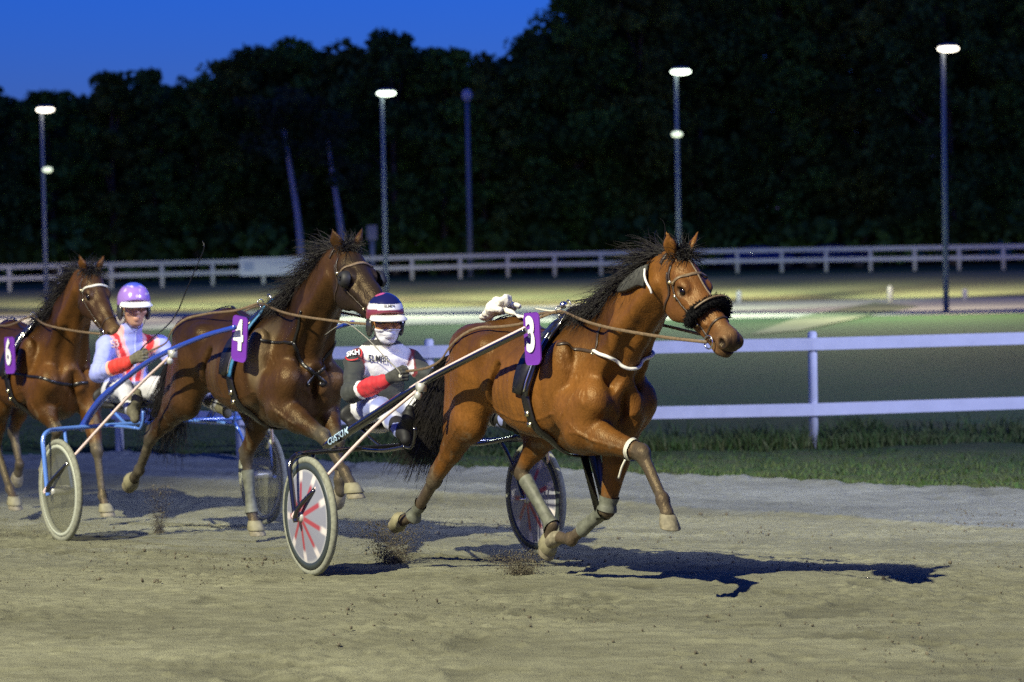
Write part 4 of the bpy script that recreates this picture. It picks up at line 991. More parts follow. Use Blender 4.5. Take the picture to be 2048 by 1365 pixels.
    # helmet
    K = Field(hc - .22, hc + .24, .006); K.ell(h(-.014, 0, .040), (.126 * s, .107 * s, .117 * s), .02, A)
    K.plane_cut(h(.06, 0, .034), nrm(-u + f * .38), .01); K.plane_cut(h(0, 0, -.075), -u, .01)
    for sd in (-1, 1): K.ell(h(-.018, sd * .090, -.035), (.046 * s, .020 * s, .058 * s), .02, A)
    K.D = np.maximum(K.D, -(HF.val(np.stack(np.meshgrid(*K.ax, indexing='ij'), -1)) - .003)) if False else K.D
    V, Q = K.mesh(); P = (V - hc) @ np.array(A).T / s
    hel = obj('helmet', T(V), Q, M['helmet'], root, cols=np.clip(cfg['helmet'](P), 0, 1))
    b = MB(); Vv = []; Fv = []; n = 30
    for i in range(n + 1):
        a = math.radians(-66 + 132 * i / n); e = 1 - (abs(a) / math.radians(66)) ** 4 * .75
        for (r, z) in ((.112, .036), (.112 + .052 * e, .014 - .004 * e), (.110 + .052 * e, .006 - .004 * e), (.108, .024)): Vv.append(h(r * math.cos(a) * 1.06 - .010, r * math.sin(a) * .90, z + .004))
    for i in range(n): Fv += [(i * 4 + k, (i + 1) * 4 + k, (i + 1) * 4 + (k + 1) % 4, i * 4 + (k + 1) % 4) for k in range(4)]
    Fv += [(0, 1, 2, 3), tuple(n * 4 + k for k in (3, 2, 1, 0))]; obj('visor', T(Vv), Fv, M['white'], hel)
    b = MB(); pts = [h(.0, -.088, -.03), h(.035, -.068, -.085), h(.060, -.03, -.118), h(.066, 0, -.124), h(.060, .03, -.118), h(.035, .068, -.085), h(.0, .088, -.03)]; P_, N_ = HF.snap(bez(pts, 40), .012); b.ribbon(T(P_), N_, .014, .003); b.obj('chin_strap', M['leather'], hel)
    if cfg.get('mask'):
        G = np.stack(np.meshgrid(*HF.ax, indexing='ij'), -1); q = (G - hc) @ np.array(A).T / s
        MF = Field(hc - .2, hc + .2, .0045); top = q[..., 2] - (-.037 - .006 * np.abs(q[..., 1]) / .07); MF.D = np.maximum.reduce([HF.D - .0085, top.astype(np.float32) * s, (-(q[..., 2] + .175)).astype(np.float32) * s, (-(q[..., 0] + .045)).astype(np.float32)])
        V, Q = MF.mesh(); V = V + MF.grad(V) * (vnoise(V * (1, 1, 3), 30, 2) * .0025)[:, None]; obj('face_mask', T(V), Q, M['maskcloth'], root)
    n = 30; V = []; Fc = []
    for i in range(n + 1):
        a = math.radians(-62 + 124 * i / n); dd = f * math.cos(a) + l * math.sin(a)
        for z in (.024, .006, -.010 + .006 * math.exp(-(a / .22) ** 2)):
            c0 = h(-.01, 0, z); q = HF.hit(c0 + dd * .19, -dd); V.append(q + dd * (.010 if z == .004 else .004))
    for i in range(n): Fc += [(i * 3, (i + 1) * 3, (i + 1) * 3 + 1, i * 3 + 1), (i * 3 + 1, (i + 1) * 3 + 1, (i + 1) * 3 + 2, i * 3 + 2)]
    if cfg.get('goggles'): obj('goggles', T(V), Fc, M['goggle'], root)
    return root, dict(J=J, HF=HF, K=K, jacket=jk, helmet=hel, h=h, A=A, o=o, hd=hd)
M['maskcloth'] = mat('white_mask_cloth', (.66, .66, .72), .9, bump=.2, bscale=120)

def blendc(col, m, c): m = np.clip(m, 0, 1)[:, None]; return col * (1 - m) + np.asarray(c) * m
def jacket3(V, N, sh, el, wr):
    c = np.tile(np.array([.030, .034, .030]), (len(V), 1)); x, y, z = V.T
    da = np.minimum(*[segd(V, sh[i], el[i])[0] for i in (0, 1)]); db = np.minimum(*[segd(V, el[i], wr[i])[0] for i in (0, 1)]); tor = (np.abs(y) < .178) & (da > .045) & (db > .07)
    c = blendc(c, (np.abs(y) > .12) & (z < 1.14) & tor, (.085, .10, .075))
    front = x > -.60
    c = blendc(c, tor & front & (z > 1.120) & (np.abs(y) < .175), (.16, .012, .02))
    c = blendc(c, tor & front & (z > 1.148) & (np.abs(y) < .165), (.80, .79, .76))
    c = blendc(c, tor & (z > 1.285) & (np.abs(y) < .15), (.80, .79, .76)); c = blendc(c, tor & front & (z > .88) & (z < .93), (.16, .012, .02))
    c = blendc(c, (z > 1.350), (.02, .02, .02)); c = blendc(c, (z > 1.385), (.78, .77, .78)); c = blendc(c, tor & (z < .875), (.7, .68, .66))
    for i in (0, 1):
        d, t = segd(V, el[i], wr[i]); m = d < .085; c = blendc(c, m & (t > .30) & (t < 1.01), (.78, .76, .74)); c = blendc(c, m & (t > .37), (.50, .022, .03))
        d, t = segd(V, (-.585, sh[i][1] * .4, 1.30), sh[i]); c = blendc(c, np.exp(-((t - .80) / .10) ** 2) * (d < .08) * (z > 1.2), (.20, .015, .02))
    return c
def trousers3(V, N, hip, kn, an):
    c = np.tile(np.array([.72, .72, .74]), (len(V), 1)); q = sstep(-.25, .15, vnoise(V * (1, 1.4, 1.4), 7.5, 12)); c = blendc(c, q * .85, (.10, .14, .42)); c = blendc(c, (V[:, 0] < -.5), (.75, .74, .74)); return c
def helmet3(P):
    x, y, z = P.T; c = np.tile(np.array([.012, .014, .075]), (len(P), 1)); c = blendc(c, sstep(.098, .092, z), (.30, .075, .085)); c = blendc(c, (z < .100) & (z > .069) & (x > -.02), (.72, .70, .68)); c = blendc(c, (z < .069) & (x > .0), (.20, .04, .06)); c = blendc(c, sstep(.018, .012, z), (.035, .035, .033))
    d = np.sqrt((x + .01) ** 2 + (y + .03) ** 2); c = blendc(c, (d < .028) & (z > .13), (.60, .10, .22)); return c
def jacket4(V, N, sh, el, wr):
    c = np.tile(np.array([.30, .34, .72]), (len(V), 1)); x, y, z = V.T; da = np.minimum(*[segd(V, sh[i], el[i])[0] for i in (0, 1)]); db = np.minimum(*[segd(V, el[i], wr[i])[0] for i in (0, 1)]); tor = (da > .068) & (db > .085) & (np.abs(y) < .17)
    for sd in (-1, 1):
        yc = sd * (.020 + .100 * sstep(.98, 1.36, z)); dd = np.abs(y - yc); c = blendc(c, tor & (dd < .048) & (z > 1.02) & (x > -.66), (.72, .36, .34)); c = blendc(c, tor & (dd < .020) & (z > 1.02) & (x > -.66), (.58, .02, .02))
    c = blendc(c, (np.abs(y) < .006) & tor & (x > -.6), (.62, .68, .85)); c = blendc(c, tor & (z < 1.0), (.24, .27, .30))
    for i in (0, 1):
        d, t = segd(V, el[i], wr[i]); m = d < .085; c = blendc(c, m & (t > .42) & (t < 1.01), (.75, .42, .33)); c = blendc(c, m & (t > .50), (.62, .035, .02))
    return c
def trousers4(V, N, hip, kn, an):
    c = np.tile(np.array([.55, .55, .58]), (len(V), 1)); c = blendc(c, sstep(0, .3, vnoise(V, 6, 15)) * .7, (.06, .07, .10)); return c
def helmet4(P):
    x, y, z = P.T; c = np.tile(np.array([.30, .17, .52]), (len(P), 1)); c = blendc(c, sstep(.12, .145, z), (.07, .10, .50)); c = blendc(c, sstep(.2, .5, vnoise(P, 45, 3)) * (z > .07) * (x > .02), (.55, .42, .55)); c = blendc(c, sstep(.018, .012, z), (.04, .04, .042)); return c

D3 = dict(shoulder=[(-.585, -.190, 1.250), (-.545, .190, 1.240)], elbow=[(-.42, -.305, 1.060), (-.36, .300, 1.055)], wrist=[(-.135, -.215, 1.145), (-.12, .180, 1.140)], hand=[(-.01, -.165, 1.185), (.0, .130, 1.180)],
    hip=[(-.62, -.095, .945), (-.62, .095, .945)], knee=[(-.15, -.235, .975), (-.08, .235, .985)], ankle=[(.27, -.31, .865), (.44, .34, .895)], head=(-.525, 0, 1.505), yaw=-14, skin=(.55, .27, .11),
    jacket=jacket3, trousers=trousers3, helmet=helmet3, bootm='seat', glovem='glove', mask=True, goggles=True)
driver3, I3 = driver(S3, D3, 'driver in dark jacket with white chest panel, white face mask and navy helmet', 'sulky drivers')
D4 = dict(shoulder=[(-.555, -.190, 1.335), (-.47, .190, 1.330)], elbow=[(-.42, -.315, 1.145), (-.33, .300, 1.145)], wrist=[(-.14, -.205, 1.225), (-.10, .150, 1.235)], hand=[(-.025, -.150, 1.27), (.01, .105, 1.28)],
    hip=[(-.62, -.095, 1.0), (-.62, .095, 1.0)], knee=[(-.17, -.235, 1.04), (-.15, .225, 1.04)], ankle=[(.15, -.31, .905), (.28, .31, .905)], head=(-.47, 0, 1.615), yaw=-14, skin=(.56, .31, .20), up=.045,
    jacket=jacket4, trousers=trousers4, helmet=helmet4, bootm='glovelight', glovem='glovelight', mask=False, goggles=False)
driver4, I4 = driver(S4, D4, 'driver in lilac jacket with red and pink shoulder stripes and purple helmet', 'sulky drivers')

def lettering(I, part, F, body, px_centre, fr, wid, hgt, m, bold=.02, tilt=0.0, lift=.002):
    """letters pressed on the cloth or shell at the spot seen in the photograph"""
    c = pixhit(F, fr, *px_centre)
    if c is None: return
    n = F.grad(c[None])[0]; up = np.array([0, 0, 1.0]); up = nrm(up - n * (up @ n)); r = np.cross(up, n); r, up = r * math.cos(tilt) + up * math.sin(tilt), up * math.cos(tilt) - r * math.sin(tilt)
    T, TF = text_mesh(body, 1.0, bold); T = T - (T.max(0) + T.min(0)) / 2; ex = T.max(0) - T.min(0); T[:, 0] *= wid / ex[0]; T[:, 1] *= hgt / ex[1]
    V = np.array([c + r * x + up * y for x, y, z in T]); V, _ = F.snap(V, lift, 10); V = V - I['o']; obj('lettering', V, TF, M[m], I[part], smooth=False)
lettering(I3, 'jacket', I3['J'], 'ELMER', (757, 718), S3, .13, .040, 'text_black', .01, -.10, .010)
lettering(I3, 'helmet', I3['K'], 'ELMER', (780, 613), S3, .075, .018, 'text_black', .02, -.05)
lettering(I3, 'jacket', I3['J'], 'SKH', (706, 707), S3, .085, .045, 'text_white', .03, .25, .010)
lettering(I4, 'jacket', I4['J'], '53', (228, 688), S4, .075, .055, 'text_peach', .03, .12, .010)
for a0, a1, rr in ((200, 320, .055), (-20, 50, .058)):
    c = pixhit(I3['J'], S3, 706, 708)
    if c is not None:
        n_ = I3['J'].grad(c[None])[0]; up = nrm(np.array([0, 0, 1.0]) - n_ * n_[2]); r_ = np.cross(up, n_); a = np.radians(np.linspace(a0, a1, 20)); P, N = I3['J'].snap(np.array([c + r_ * rr * math.cos(t) + up * rr * math.sin(t) for t in a]), .009); b = MB(); b.ribbon(P - I3['o'], N, .009, .001); b.obj('sleeve_emblem', M['text_red'], I3['jacket'])

# ------------------------------------------------------------------ reins and whips
def w3(fr, p): return fr.world(p)
def rein(frS, frH, hand, tere, bit, label, F):
    pts0 = [frS.world(h) for h in hand]; t = [frH.world(q) for q in tere]; e = frH.world(bit)
    A = np.vstack([bez(pts0 + [t[0]], 30), bez([t[0], frH.world(np.array(tere[0]) * .62 + np.array(bit) * .38 + np.array([0, np.sign(bit[1]) * .10, -.015])), frH.world(np.array(tere[0]) * .25 + np.array(bit) * .75 + np.array([0, np.sign(bit[1]) * .06, -.012])), e], 36)[1:]])
    Lc = np.array([frH.local(q) for q in A]); inb = (np.arange(len(A)) < len(A) - 4) & (((Lc - F.lo) > .05).all(1))
    for _ in range(3):
        ins = inb & (F.val(Lc) < .020); Sn, _n = F.snap(Lc, .022); Lc[ins] = Sn[ins]; Lc[1:-1] = (Lc[:-2] + 2 * Lc[1:-1] + Lc[2:]) / 4
    A = np.array([frH.world(q) for q in Lc]); o = A[0].copy()
    b = MB(); N = np.tile(np.array(frS.l) * -1, (len(A), 1)); b.tube(A - o, .0085, 8, flat=.35, up=(0, 0, 1))
    r = b.obj('rein', M['brownleather'], None); r.location = tuple(o); tag(r, label, 'rein', 'driving reins'); return r
def at_rein(sd, fr, px, off): return None
gb3 = P3['_']['H']; gb4 = P4['_']['H']; gb6 = P6['_']['H']
hr = D3['hand'][0]; hl_ = D3['hand'][1]
rein(S3, H3, [np.array(hr) + (0, .02, .02), S3.at(868, 732, -.24), S3.at(944, 679, -.22), S3.at(985, 657, -.18), S3.at(1045, 648, -.14)], [ter3[0]], gb3(.487, -.138, -.075), 'right rein of the number 3 horse from driver in white mask to bit', F3)
rein(S3, H3, [np.array(hl_) + (0, -.02, .02), (.5, .22, 1.40), (1.0, .20, 1.56), (1.5, .12, 1.58)], [ter3[1]], gb3(.487, -.138, .075), 'left rein of the number 3 horse on its far side', F3)
hr = D4['hand'][0]; hl_ = D4['hand'][1]
rein(S4, H4, [np.array(hr) + (0, .02, .02), S4.at(345, 680, -.24), S4.at(400, 632, -.20), S4.at(470, 622, -.15)], [ter4[0]], gb4(.487, -.138, -.075), 'right rein of the number 4 horse from driver in lilac to bit', F4)
rein(S4, H4, [np.array(hl_) + (0, -.02, .02), (.5, .22, 1.45), (1.0, .20, 1.62), (1.5, .12, 1.64)], [ter4[1]], gb4(.487, -.138, .075), 'left rein of the number 4 horse on its far side', F4)
tr = ter6[0]; rein(H6, H6, [(-1.2, -.2, 1.25), (-.7, -.2, 1.45), (-.3, -.12, 1.47)], [ter6[0]], gb6(.487, -.138, -.075), 'right rein of the number 6 horse at the left edge', F6)
def whip(fr, pts, label, m, r0=.006, r1=.0022, knob=None):
    P = bez([fr.world(q) for q in pts], 40); o = P[0].copy(); b = MB(); b.tube(P - o, np.linspace(r0, r1, len(P)), 7); q = b.obj('whip', M[m], None); q.location = tuple(o); tag(q, label, 'whip', 'driving whips')
    b = MB(); b.tube([P[0] - o, P[3] - o], .011, 10); b.obj('whip_handle', M[knob or 'leather'], q); return q
M['whipgrey'] = mat('grey_whip_shaft', (.22, .21, .17), .5)
h3 = np.array(D3['hand'][0]); whip(S3, [tuple(h3 + (.03, -.02, -.015)), S3.at(798, 743, -.20), S3.at(772, 717, -.235), S3.at(734, 677, -.29), S3.at(694, 647, -.36), S3.at(672, 655, -.40), S3.at(650, 670, -.44)], 'pale thin whip held across the chest by the masked driver', 'whipgrey', .005, .002, 'cream')
h4 = np.array(D4['hand'][0]); whip(S4, [tuple(h4 + (.0, -.01, -.04)), tuple(h4 + (.01, -.005, .06)), S4.at(345, 640, -.17), S4.at(375, 575, -.19), S4.at(397, 525, -.2), S4.at(408, 497, -.2), S4.at(405, 482, -.2)], 'long black upright whip held by the driver in lilac', 'leather', .006, .0025)
# ------------------------------------------------------------------ ground, race track, verge, far track
def gz(y): return np.interp(y, [10, 13, 14.3, 15.2, 20.8, 31, 50], [.12, .09, .06, 0, -.27, -.27, 0])      # the bend is banked: it falls towards the inner rail
def gpt(x, y):
    d = pray(x, y); z = 0.0
    for _ in range(12): t = (z - CAMP[2]) / d[2]; p = CAMP + d * t; z = float(gz(p[1]))
    return p
def colmix(nt_, fac, c1, c2):
    m = nt_.nodes.new('ShaderNodeMix'); m.data_type = 'RGBA'; nt_.links.new(fac, m.inputs[0])
    for i, c in ((6, c1), (7, c2)):
        if isinstance(c, tuple): m.inputs[i].default_value = (*c, 1)
        else: nt_.links.new(c, m.inputs[i])
    return m.outputs[2]
def nodenoise(n, src, scale, detail=5, lo=.35, hi=.65, rough=.55):
    z = n.nodes.new('ShaderNodeTexNoise'); z.inputs['Scale'].default_value = scale; z.inputs['Detail'].default_value = detail; z.inputs['Roughness'].default_value = rough; n.links.new(src, z.inputs[0])
    r = n.nodes.new('ShaderNodeMapRange'); r.inputs[1].default_value = lo; r.inputs[2].default_value = hi; n.links.new(z.outputs[0], r.inputs[0]); return r.outputs[0], z.outputs[0]
def ground_mat(name, c1, c2, c3, scales, bump=.4, bscale=30, rough=.95, attr=False, stretch=(1, 1, 1), bdist=.02):
    m = bpy.data.materials.new(name); m.use_nodes = True; n = m.node_tree; b = n.nodes['Principled BSDF']; b.inputs['Roughness'].default_value = rough; b.inputs['Specular IOR Level'].default_value = .2
    tc = n.nodes.new('ShaderNodeTexCoord'); mp = n.nodes.new('ShaderNodeMapping'); mp.inputs['Scale'].default_value = stretch; mp.inputs['Rotation'].default_value = (0, 0, math.radians(35)); n.links.new(tc.outputs['Object'], mp.inputs[0]); src = mp.outputs[0]
    f1, _ = nodenoise(n, src, scales[0]); f2, _ = nodenoise(n, src, scales[1]); c = colmix(n, f1, c1, c2); 
    mx = n.nodes.new('ShaderNodeMath'); mx.operation = 'MULTIPLY'; mx.inputs[1].default_value = .6; n.links.new(f2, mx.inputs[0]); c = colmix(n, mx.outputs[0], c, c3)
    if attr:
        at = n.nodes.new('ShaderNodeVertexColor'); at.layer_name = 'Col'; mm = n.nodes.new('ShaderNodeMix'); mm.data_type = 'RGBA'; mm.blend_type = 'MULTIPLY'; mm.inputs[0].default_value = 1; n.links.new(c, mm.inputs[6]); n.links.new(at.outputs[0], mm.inputs[7]); c = mm.outputs[2]
    n.links.new(c, b.inputs['Base Color'])
    _, h = nodenoise(n, tc.outputs['Object'], bscale, 8, rough=.7); bp = n.nodes.new('ShaderNodeBump'); bp.inputs['Strength'].default_value = bump; bp.inputs['Distance'].default_value = bdist; n.links.new(h, bp.inputs['Height']); n.links.new(bp.outputs[0], b.inputs['Normal'])
    return m
M['grass'] = ground_mat('meadow_grass', (.035, .105, .034), (.050, .115, .040), (.065, .095, .045), (.35, 2.2), .8, 14, bdist=.05)
M['verge'] = ground_mat('worn_verge_grass', (.034, .078, .020), (.052, .084, .026), (.085, .085, .042), (1.1, 6), .9, 40, bdist=.03)
M['sand'] = ground_mat('track_sand', (.252, .250, .160), (.202, .200, .127), (.120, .117, .073), (1.6, 14), .9, 95, attr=True, stretch=(.35, 1, 1), bdist=.012)
M['farsand'] = ground_mat('pale_far_track_sand', (.42, .40, .36), (.34, .33, .30), (.30, .30, .26), (.2, 1.2), .3, 10)
gy = [-120, 0, 10, 13, 14.3, 15.2, 17, 20.8, 25, 31, 36, 42, 50, 60, 900]
g_ = obj('ground', [(x, y, gz(y) - .03) for y in gy for x in (-600, 600)], [(2 * i, 2 * i + 1, 2 * i + 3, 2 * i + 2) for i in range(len(gy) - 1)], M['grass'], smooth=False); tag(g_, None, None, kind='structure')
E_ = [gpt(200, 905), gpt(700, 931), gpt(1140, 950), gpt(1500, 960), gpt(1800, 979), gpt(2048, 986)]
EX = np.array([-40, -12] + [p[0] for p in E_] + [12, 40.]); EY = np.array([46, 32] + [p[1] for p in E_] + [15.5, -2])
def edge_y(x): return np.interp(x, EX, EY) + .05 * np.sin(x * 2.1) + .035 * np.sin(x * 5.3 + 1) + .02 * np.sin(x * 13.7)
xs = np.concatenate([np.linspace(-40, -7, 60)[:-1], np.linspace(-7, 7, 640), np.linspace(7, 40, 60)[1:]])
vs = np.concatenate([np.linspace(-30, 8, 20)[:-1], np.linspace(8, 20, 620)[:-1], np.linspace(20, 27.5, 130)])
XX, YY = np.meshgrid(xs, vs, indexing='ij'); ey = edge_y(XX); YY = np.minimum(YY, ey + .06)
PT = np.stack([XX, YY, np.zeros_like(XX)], -1)
hgt = gz(YY) + .006 * vnoise(PT, .9, 1) + .003 * vnoise(PT * (.6, 1, 1), 3.1, 2) + .003 * vnoise(PT, 7.5, 3) + .004 * vnoise(PT, 15, 4) + (.007 * vnoise(PT, 27, 5) + .005 * vnoise(PT, 47, 9)) * (.45 + .75 * sstep(-.2, .5, vnoise(PT, 1.3, 6)))
rot = np.stack([XX * .84 - YY * .54, XX * .54 + YY * .84, np.zeros_like(XX)], -1); rut = vnoise(rot * (.12, 1, 1), 2.6, 7); hgt += .005 * rut
pock = vnoise(PT, 4.2, 11); hgt -= .012 * sstep(.55, .85, pock); hgt += .010 * sstep(.30, .45, pock) * sstep(.60, .46, pock) * (vnoise(PT, 18, 8) > 0)
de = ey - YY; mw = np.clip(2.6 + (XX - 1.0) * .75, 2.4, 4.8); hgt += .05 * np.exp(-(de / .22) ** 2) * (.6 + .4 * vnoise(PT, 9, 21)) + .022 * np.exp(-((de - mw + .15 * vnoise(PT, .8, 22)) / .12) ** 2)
mg = sstep(mw + .3, mw - .4, de + .25 * vnoise(PT, 1.2, 23)); tone = np.stack([1 - .05 * mg, 1 + .02 * mg, 1 + .42 * mg], -1) * (1 + .20 * rut[..., None]) * (1 - .22 * sstep(.45, .8, pock)[..., None])  # mg: bluer margin, the light past the warm floodlight painted into the sand
PT[..., 2] = hgt; nx, ny = XX.shape; ii = np.arange(nx * ny).reshape(nx, ny)
Fq = np.stack([ii[:-1, :-1], ii[1:, :-1], ii[1:, 1:], ii[:-1, 1:]], -1).reshape(-1, 4)
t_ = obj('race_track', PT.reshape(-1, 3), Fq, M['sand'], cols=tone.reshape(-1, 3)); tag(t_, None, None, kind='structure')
# raised grass verge along the track
vx = np.linspace(-40, 40, 640); vv = np.concatenate([np.linspace(0, .5, 8), np.linspace(.6, 9, 40)]); VX, VV = np.meshgrid(vx, vv, indexing='ij'); VY = edge_y(VX) + VV
Pv = np.stack([VX, VY, np.zeros_like(VX)], -1); Pv[..., 2] = gz(VY) + .05 * sstep(0, .18, VV) + .02 * vnoise(Pv, 2, 31) + .018 * vnoise(Pv, 8, 32) - .03 * (VV == 0) - .06 * sstep(6, 9, VV)
ii = np.arange(VX.size).reshape(VX.shape); Fq = np.stack([ii[:-1, :-1], ii[1:, :-1], ii[1:, 1:], ii[:-1, 1:]], -1).reshape(-1, 4)
v_ = obj('grass_verge', Pv.reshape(-1, 3), Fq, M['verge']); tag(v_, None, None, kind='structure')
def sheet(name, pts, z, m):
    o = obj(name, [(x, y, z) for x, y in pts], [tuple(range(len(pts)))], m, smooth=False); tag(o, None, None, kind='structure'); return o
M['farmeadow'] = ground_mat('lamplit_pale_grass', (.20, .22, .085), (.26, .25, .11), (.24, .19, .10), (.15, 1.0), .5, 8)  # grass colour raised so part of the lamplit band is painted in
sheet('far_meadow', [(-160, 80), (160, 70), (160, 124), (-160, 126)], -.026, M['farmeadow'])
sheet('far_track', [(-160, 66), (-40, 62), (0, 61), (40, 60), (160, 56), (160, 73), (40, 75), (0, 76), (-40, 78), (-160, 84)], -.020, M['farsand'])
M['pathsand'] = ground_mat('trodden_path_sand', (.20, .22, .15), (.16, .19, .11), (.14, .16, .09), (.5, 2.0), .4, 10)
q = [gpt(1500, 668), gpt(1600, 660), gpt(1730, 632), gpt(1840, 612), gpt(1750, 604), gpt(1600, 632)]; sheet('connecting_path', [(p[0], p[1]) for p in q], -.012, M['pathsand'])

# grass blades
NP = [gpt(x, y) for x, y in ((240, 908), (482, 923), (863, 921), (1245, 913), (1628, 905), (2400, 878))]
def blades(name, P, H, lean=.35, wd=.006, seed=5, c=((.05, .11, .02), (.12, .13, .045))):
    rng = np.random.default_rng(seed); n = len(P); a = rng.uniform(0, 6.283, n); w_ = np.stack([np.cos(a), np.sin(a), np.zeros(n)], 1) * wd; ln = np.stack([rng.normal(0, lean, n), rng.normal(0, lean, n), np.ones(n)], 1) * H[:, None]
    m = P + ln * .55 + np.array([0, 0, .02]) * H[:, None]; t = P + ln * (1, 1, .92); t[:, :2] += ln[:, :2] * .5
    V = np.stack([P - w_, P + w_, m + w_ * .7, m - w_ * .7, t], 1).reshape(-1, 3); b = np.arange(n)[:, None] * 5
    F = np.vstack([b + np.array([[0, 1, 2, 3]]), np.hstack([b + 3, b + 2, b + 4, b + 4])]); Fl = [tuple(q) for q in (b + np.array([[0, 1, 2, 3]]))] + [tuple(q) for q in (b + np.array([[3, 2, 4]]))]
    k = rng.uniform(0, 1, n)[:, None]; col = np.array(c[0]) * (1 - k) + np.array(c[1]) * k
    o = obj(name, V, Fl, M['blade'], cols=np.repeat(col, 5, 0)); tag(o, None, None, kind='stuff'); return o
M['blade'] = mat('grass_blade', rough=.7, attr='Col', spec=.2)
n = 12000; x = RNG.uniform(-1.8, 9, n); dep = np.abs(RNG.normal(0, .9, n)); P = np.stack([x, np.interp(x, [p[0] for p in NP], [p[1] for p in NP]) - .25 + dep, np.full(n, -.25)], 1); tuft = .5 + .5 * vnoise(P, 1.6, 41)
o_ = blades('tall_grass', P, (.08 + .34 * tuft ** 1.5) * RNG.uniform(.6, 1.1, n), .28, .008); o_['label'] = 'tall dark grass growing along the foot of the near white fence'
n = 16000; x = RNG.uniform(-8, 8, n); u = RNG.uniform(0, 1, n) ** 1.5; P = np.stack([x, edge_y(x) + .02 + u * 3.6, np.full(n, -.235)], 1)
o_ = blades('short_grass', P, RNG.uniform(.02, .07, n), .5, .006, 6, ((.04, .095, .02), (.085, .11, .035))); o_['label'] = 'short worn grass on the verge beside the sand'

# clods on the track and sand thrown up by hooves and wheels
def lumps(name, C, S, m, label, seed=3):
    rng = np.random.default_rng(seed); n = len(C); ico = np.array([(0, 0, 1), (.89, 0, .45), (.28, .85, .45), (-.72, .53, .45), (-.72, -.53, .45), (.28, -.85, .45), (.72, .53, -.45), (-.28, .85, -.45), (-.89, 0, -.45), (-.28, -.85, -.45), (.72, -.53, -.45), (0, 0, -1)])
    f = np.array([(0, 1, 2), (0, 2, 3), (0, 3, 4), (0, 4, 5), (0, 5, 1), (1, 6, 2), (2, 7, 3), (3, 8, 4), (4, 9, 5), (5, 10, 1), (2, 6, 7), (3, 7, 8), (4, 8, 9), (5, 9, 10), (1, 10, 6), (11, 7, 6), (11, 8, 7), (11, 9, 8), (11, 10, 9), (11, 6, 10)])
    V = C[:, None] + ico[None] * S[:, None, None] * rng.uniform(.55, 1.25, (n, 12, 1)) * rng.uniform(.6, 1.2, (n, 1, 3)); F = (np.arange(n)[:, None, None] * 12 + f[None]).reshape(-1, 3)
    o = obj(name, V.reshape(-1, 3), F, m); o['kind'] = 'stuff'; o['label'] = label; return o
M['clod'] = mat('damp_sand_clod', (.105, .09, .058), .95, noise=.4, nscale=8)
n = 14000; x = RNG.uniform(-6, 6, n); y = RNG.uniform(9, 20, n); clump = vnoise(np.stack([x, y, 0 * x], 1), 1.1, 51) + .6 * vnoise(np.stack([x, y, 0 * x], 1), 3.4, 52); keep = (clump > RNG.uniform(-.1, .9, n)) & (y < edge_y(x) - .3); x, y = x[keep], y[keep]
S = np.clip(RNG.lognormal(-5.4, .5, len(x)), .002, .014); lumps('sand_clods', np.stack([x, y, gz(y) + .006 + S * .3], 1), S, M['clod'], 'clods of sand scattered over the track')
def plume(c, n, sx, sy, sz, up, label, seed, dens=1.0):
    rng = np.random.default_rng(seed); t = rng.uniform(0, 1, n) ** 1.7; P = np.stack([rng.normal(0, 1, n) * sx * (.35 + t), rng.normal(0, 1, n) * sy * (.35 + t), t * sz + np.abs(rng.normal(0, .012, n))], 1) + np.array(c) + np.array(up)[None] * t[:, None]
    P[:, 2] = np.maximum(P[:, 2], gz(P[:, 1]) + .004); lumps('flying_sand', P, np.clip(rng.lognormal(-6.45, .6, n), .0010, .011) * dens, M['clod'], label, seed)
p_ = gpt(790, 1128); plume(p_, 11000, .11, .09, .26, (-.05, .05, 0), 'spray of sand under the trailing hind hoof of the number 3 horse', 61)
p_ = gpt(1045, 1150); plume(p_, 5000, .10, .07, .12, (-.03, .05, 0), 'spray of sand by the far wheel of the black sulky', 62)
p_ = gpt(318, 1068); plume(p_, 4500, .05, .06, .36, (0, .04, 0), 'thin column of sand below the raised hoof of the number 4 horse', 63)
p_ = gpt(900, 1060); plume(p_, 500, .16, .14, .18, (0, .2, 0), 'loose grains of sand thrown up between the two sulkies', 64, .9)

# ------------------------------------------------------------------ fences
def fence_post(root, p, w_, h_, m, cap=0.0):
    b = MB(); b.tube([(p[0], p[1], p[2]), (p[0], p[1], p[2] + h_ - .02), (p[0], p[1], p[2] + h_)], [w_ / 2, w_ / 2, w_ / 2 * .7], 12); return b.obj('post', m, root)
def rail_between(root, P, z, hh, th, m):
    V = []; P = np.asarray(P, float); n = len(P)
    for p in P:
        for dy, dz in ((-th / 2, -hh / 2), (th / 2, -hh / 2), (th / 2, hh / 2), (-th / 2, hh / 2)): V.append((p[0], p[1] + dy, p[2] + z + dz))
    F = [(i * 4 + k, (i + 1) * 4 + k, (i + 1) * 4 + (k + 1) % 4, i * 4 + (k + 1) % 4) for i in range(n - 1) for k in range(4)] + [(3, 2, 1, 0), tuple((n - 1) * 4 + k for k in range(4))]
    return obj('rail', V, F, m, root, smooth=False)
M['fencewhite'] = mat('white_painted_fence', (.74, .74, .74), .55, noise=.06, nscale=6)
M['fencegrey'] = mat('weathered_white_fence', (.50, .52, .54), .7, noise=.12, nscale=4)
c0 = NP[1]; nf = thing('fence', 'near white two rail fence beside the sand track', 'fence', tuple(c0))
for p in NP: fence_post(nf, p - c0, .096, 1.26, M['fencewhite'])
ext = [NP[0] + (NP[0] - NP[1]) * np.array([1.1, 1.0, 0]) + (0, .5, 0)] + NP[:] + [NP[-1] + (NP[-1] - NP[-2])]
RP = [p - c0 + np.array([0, -.062, 0]) for p in NP]; RP[0] = RP[0] + (RP[0] - RP[1]) * .06; RP[-1] = RP[-1] * 1.0
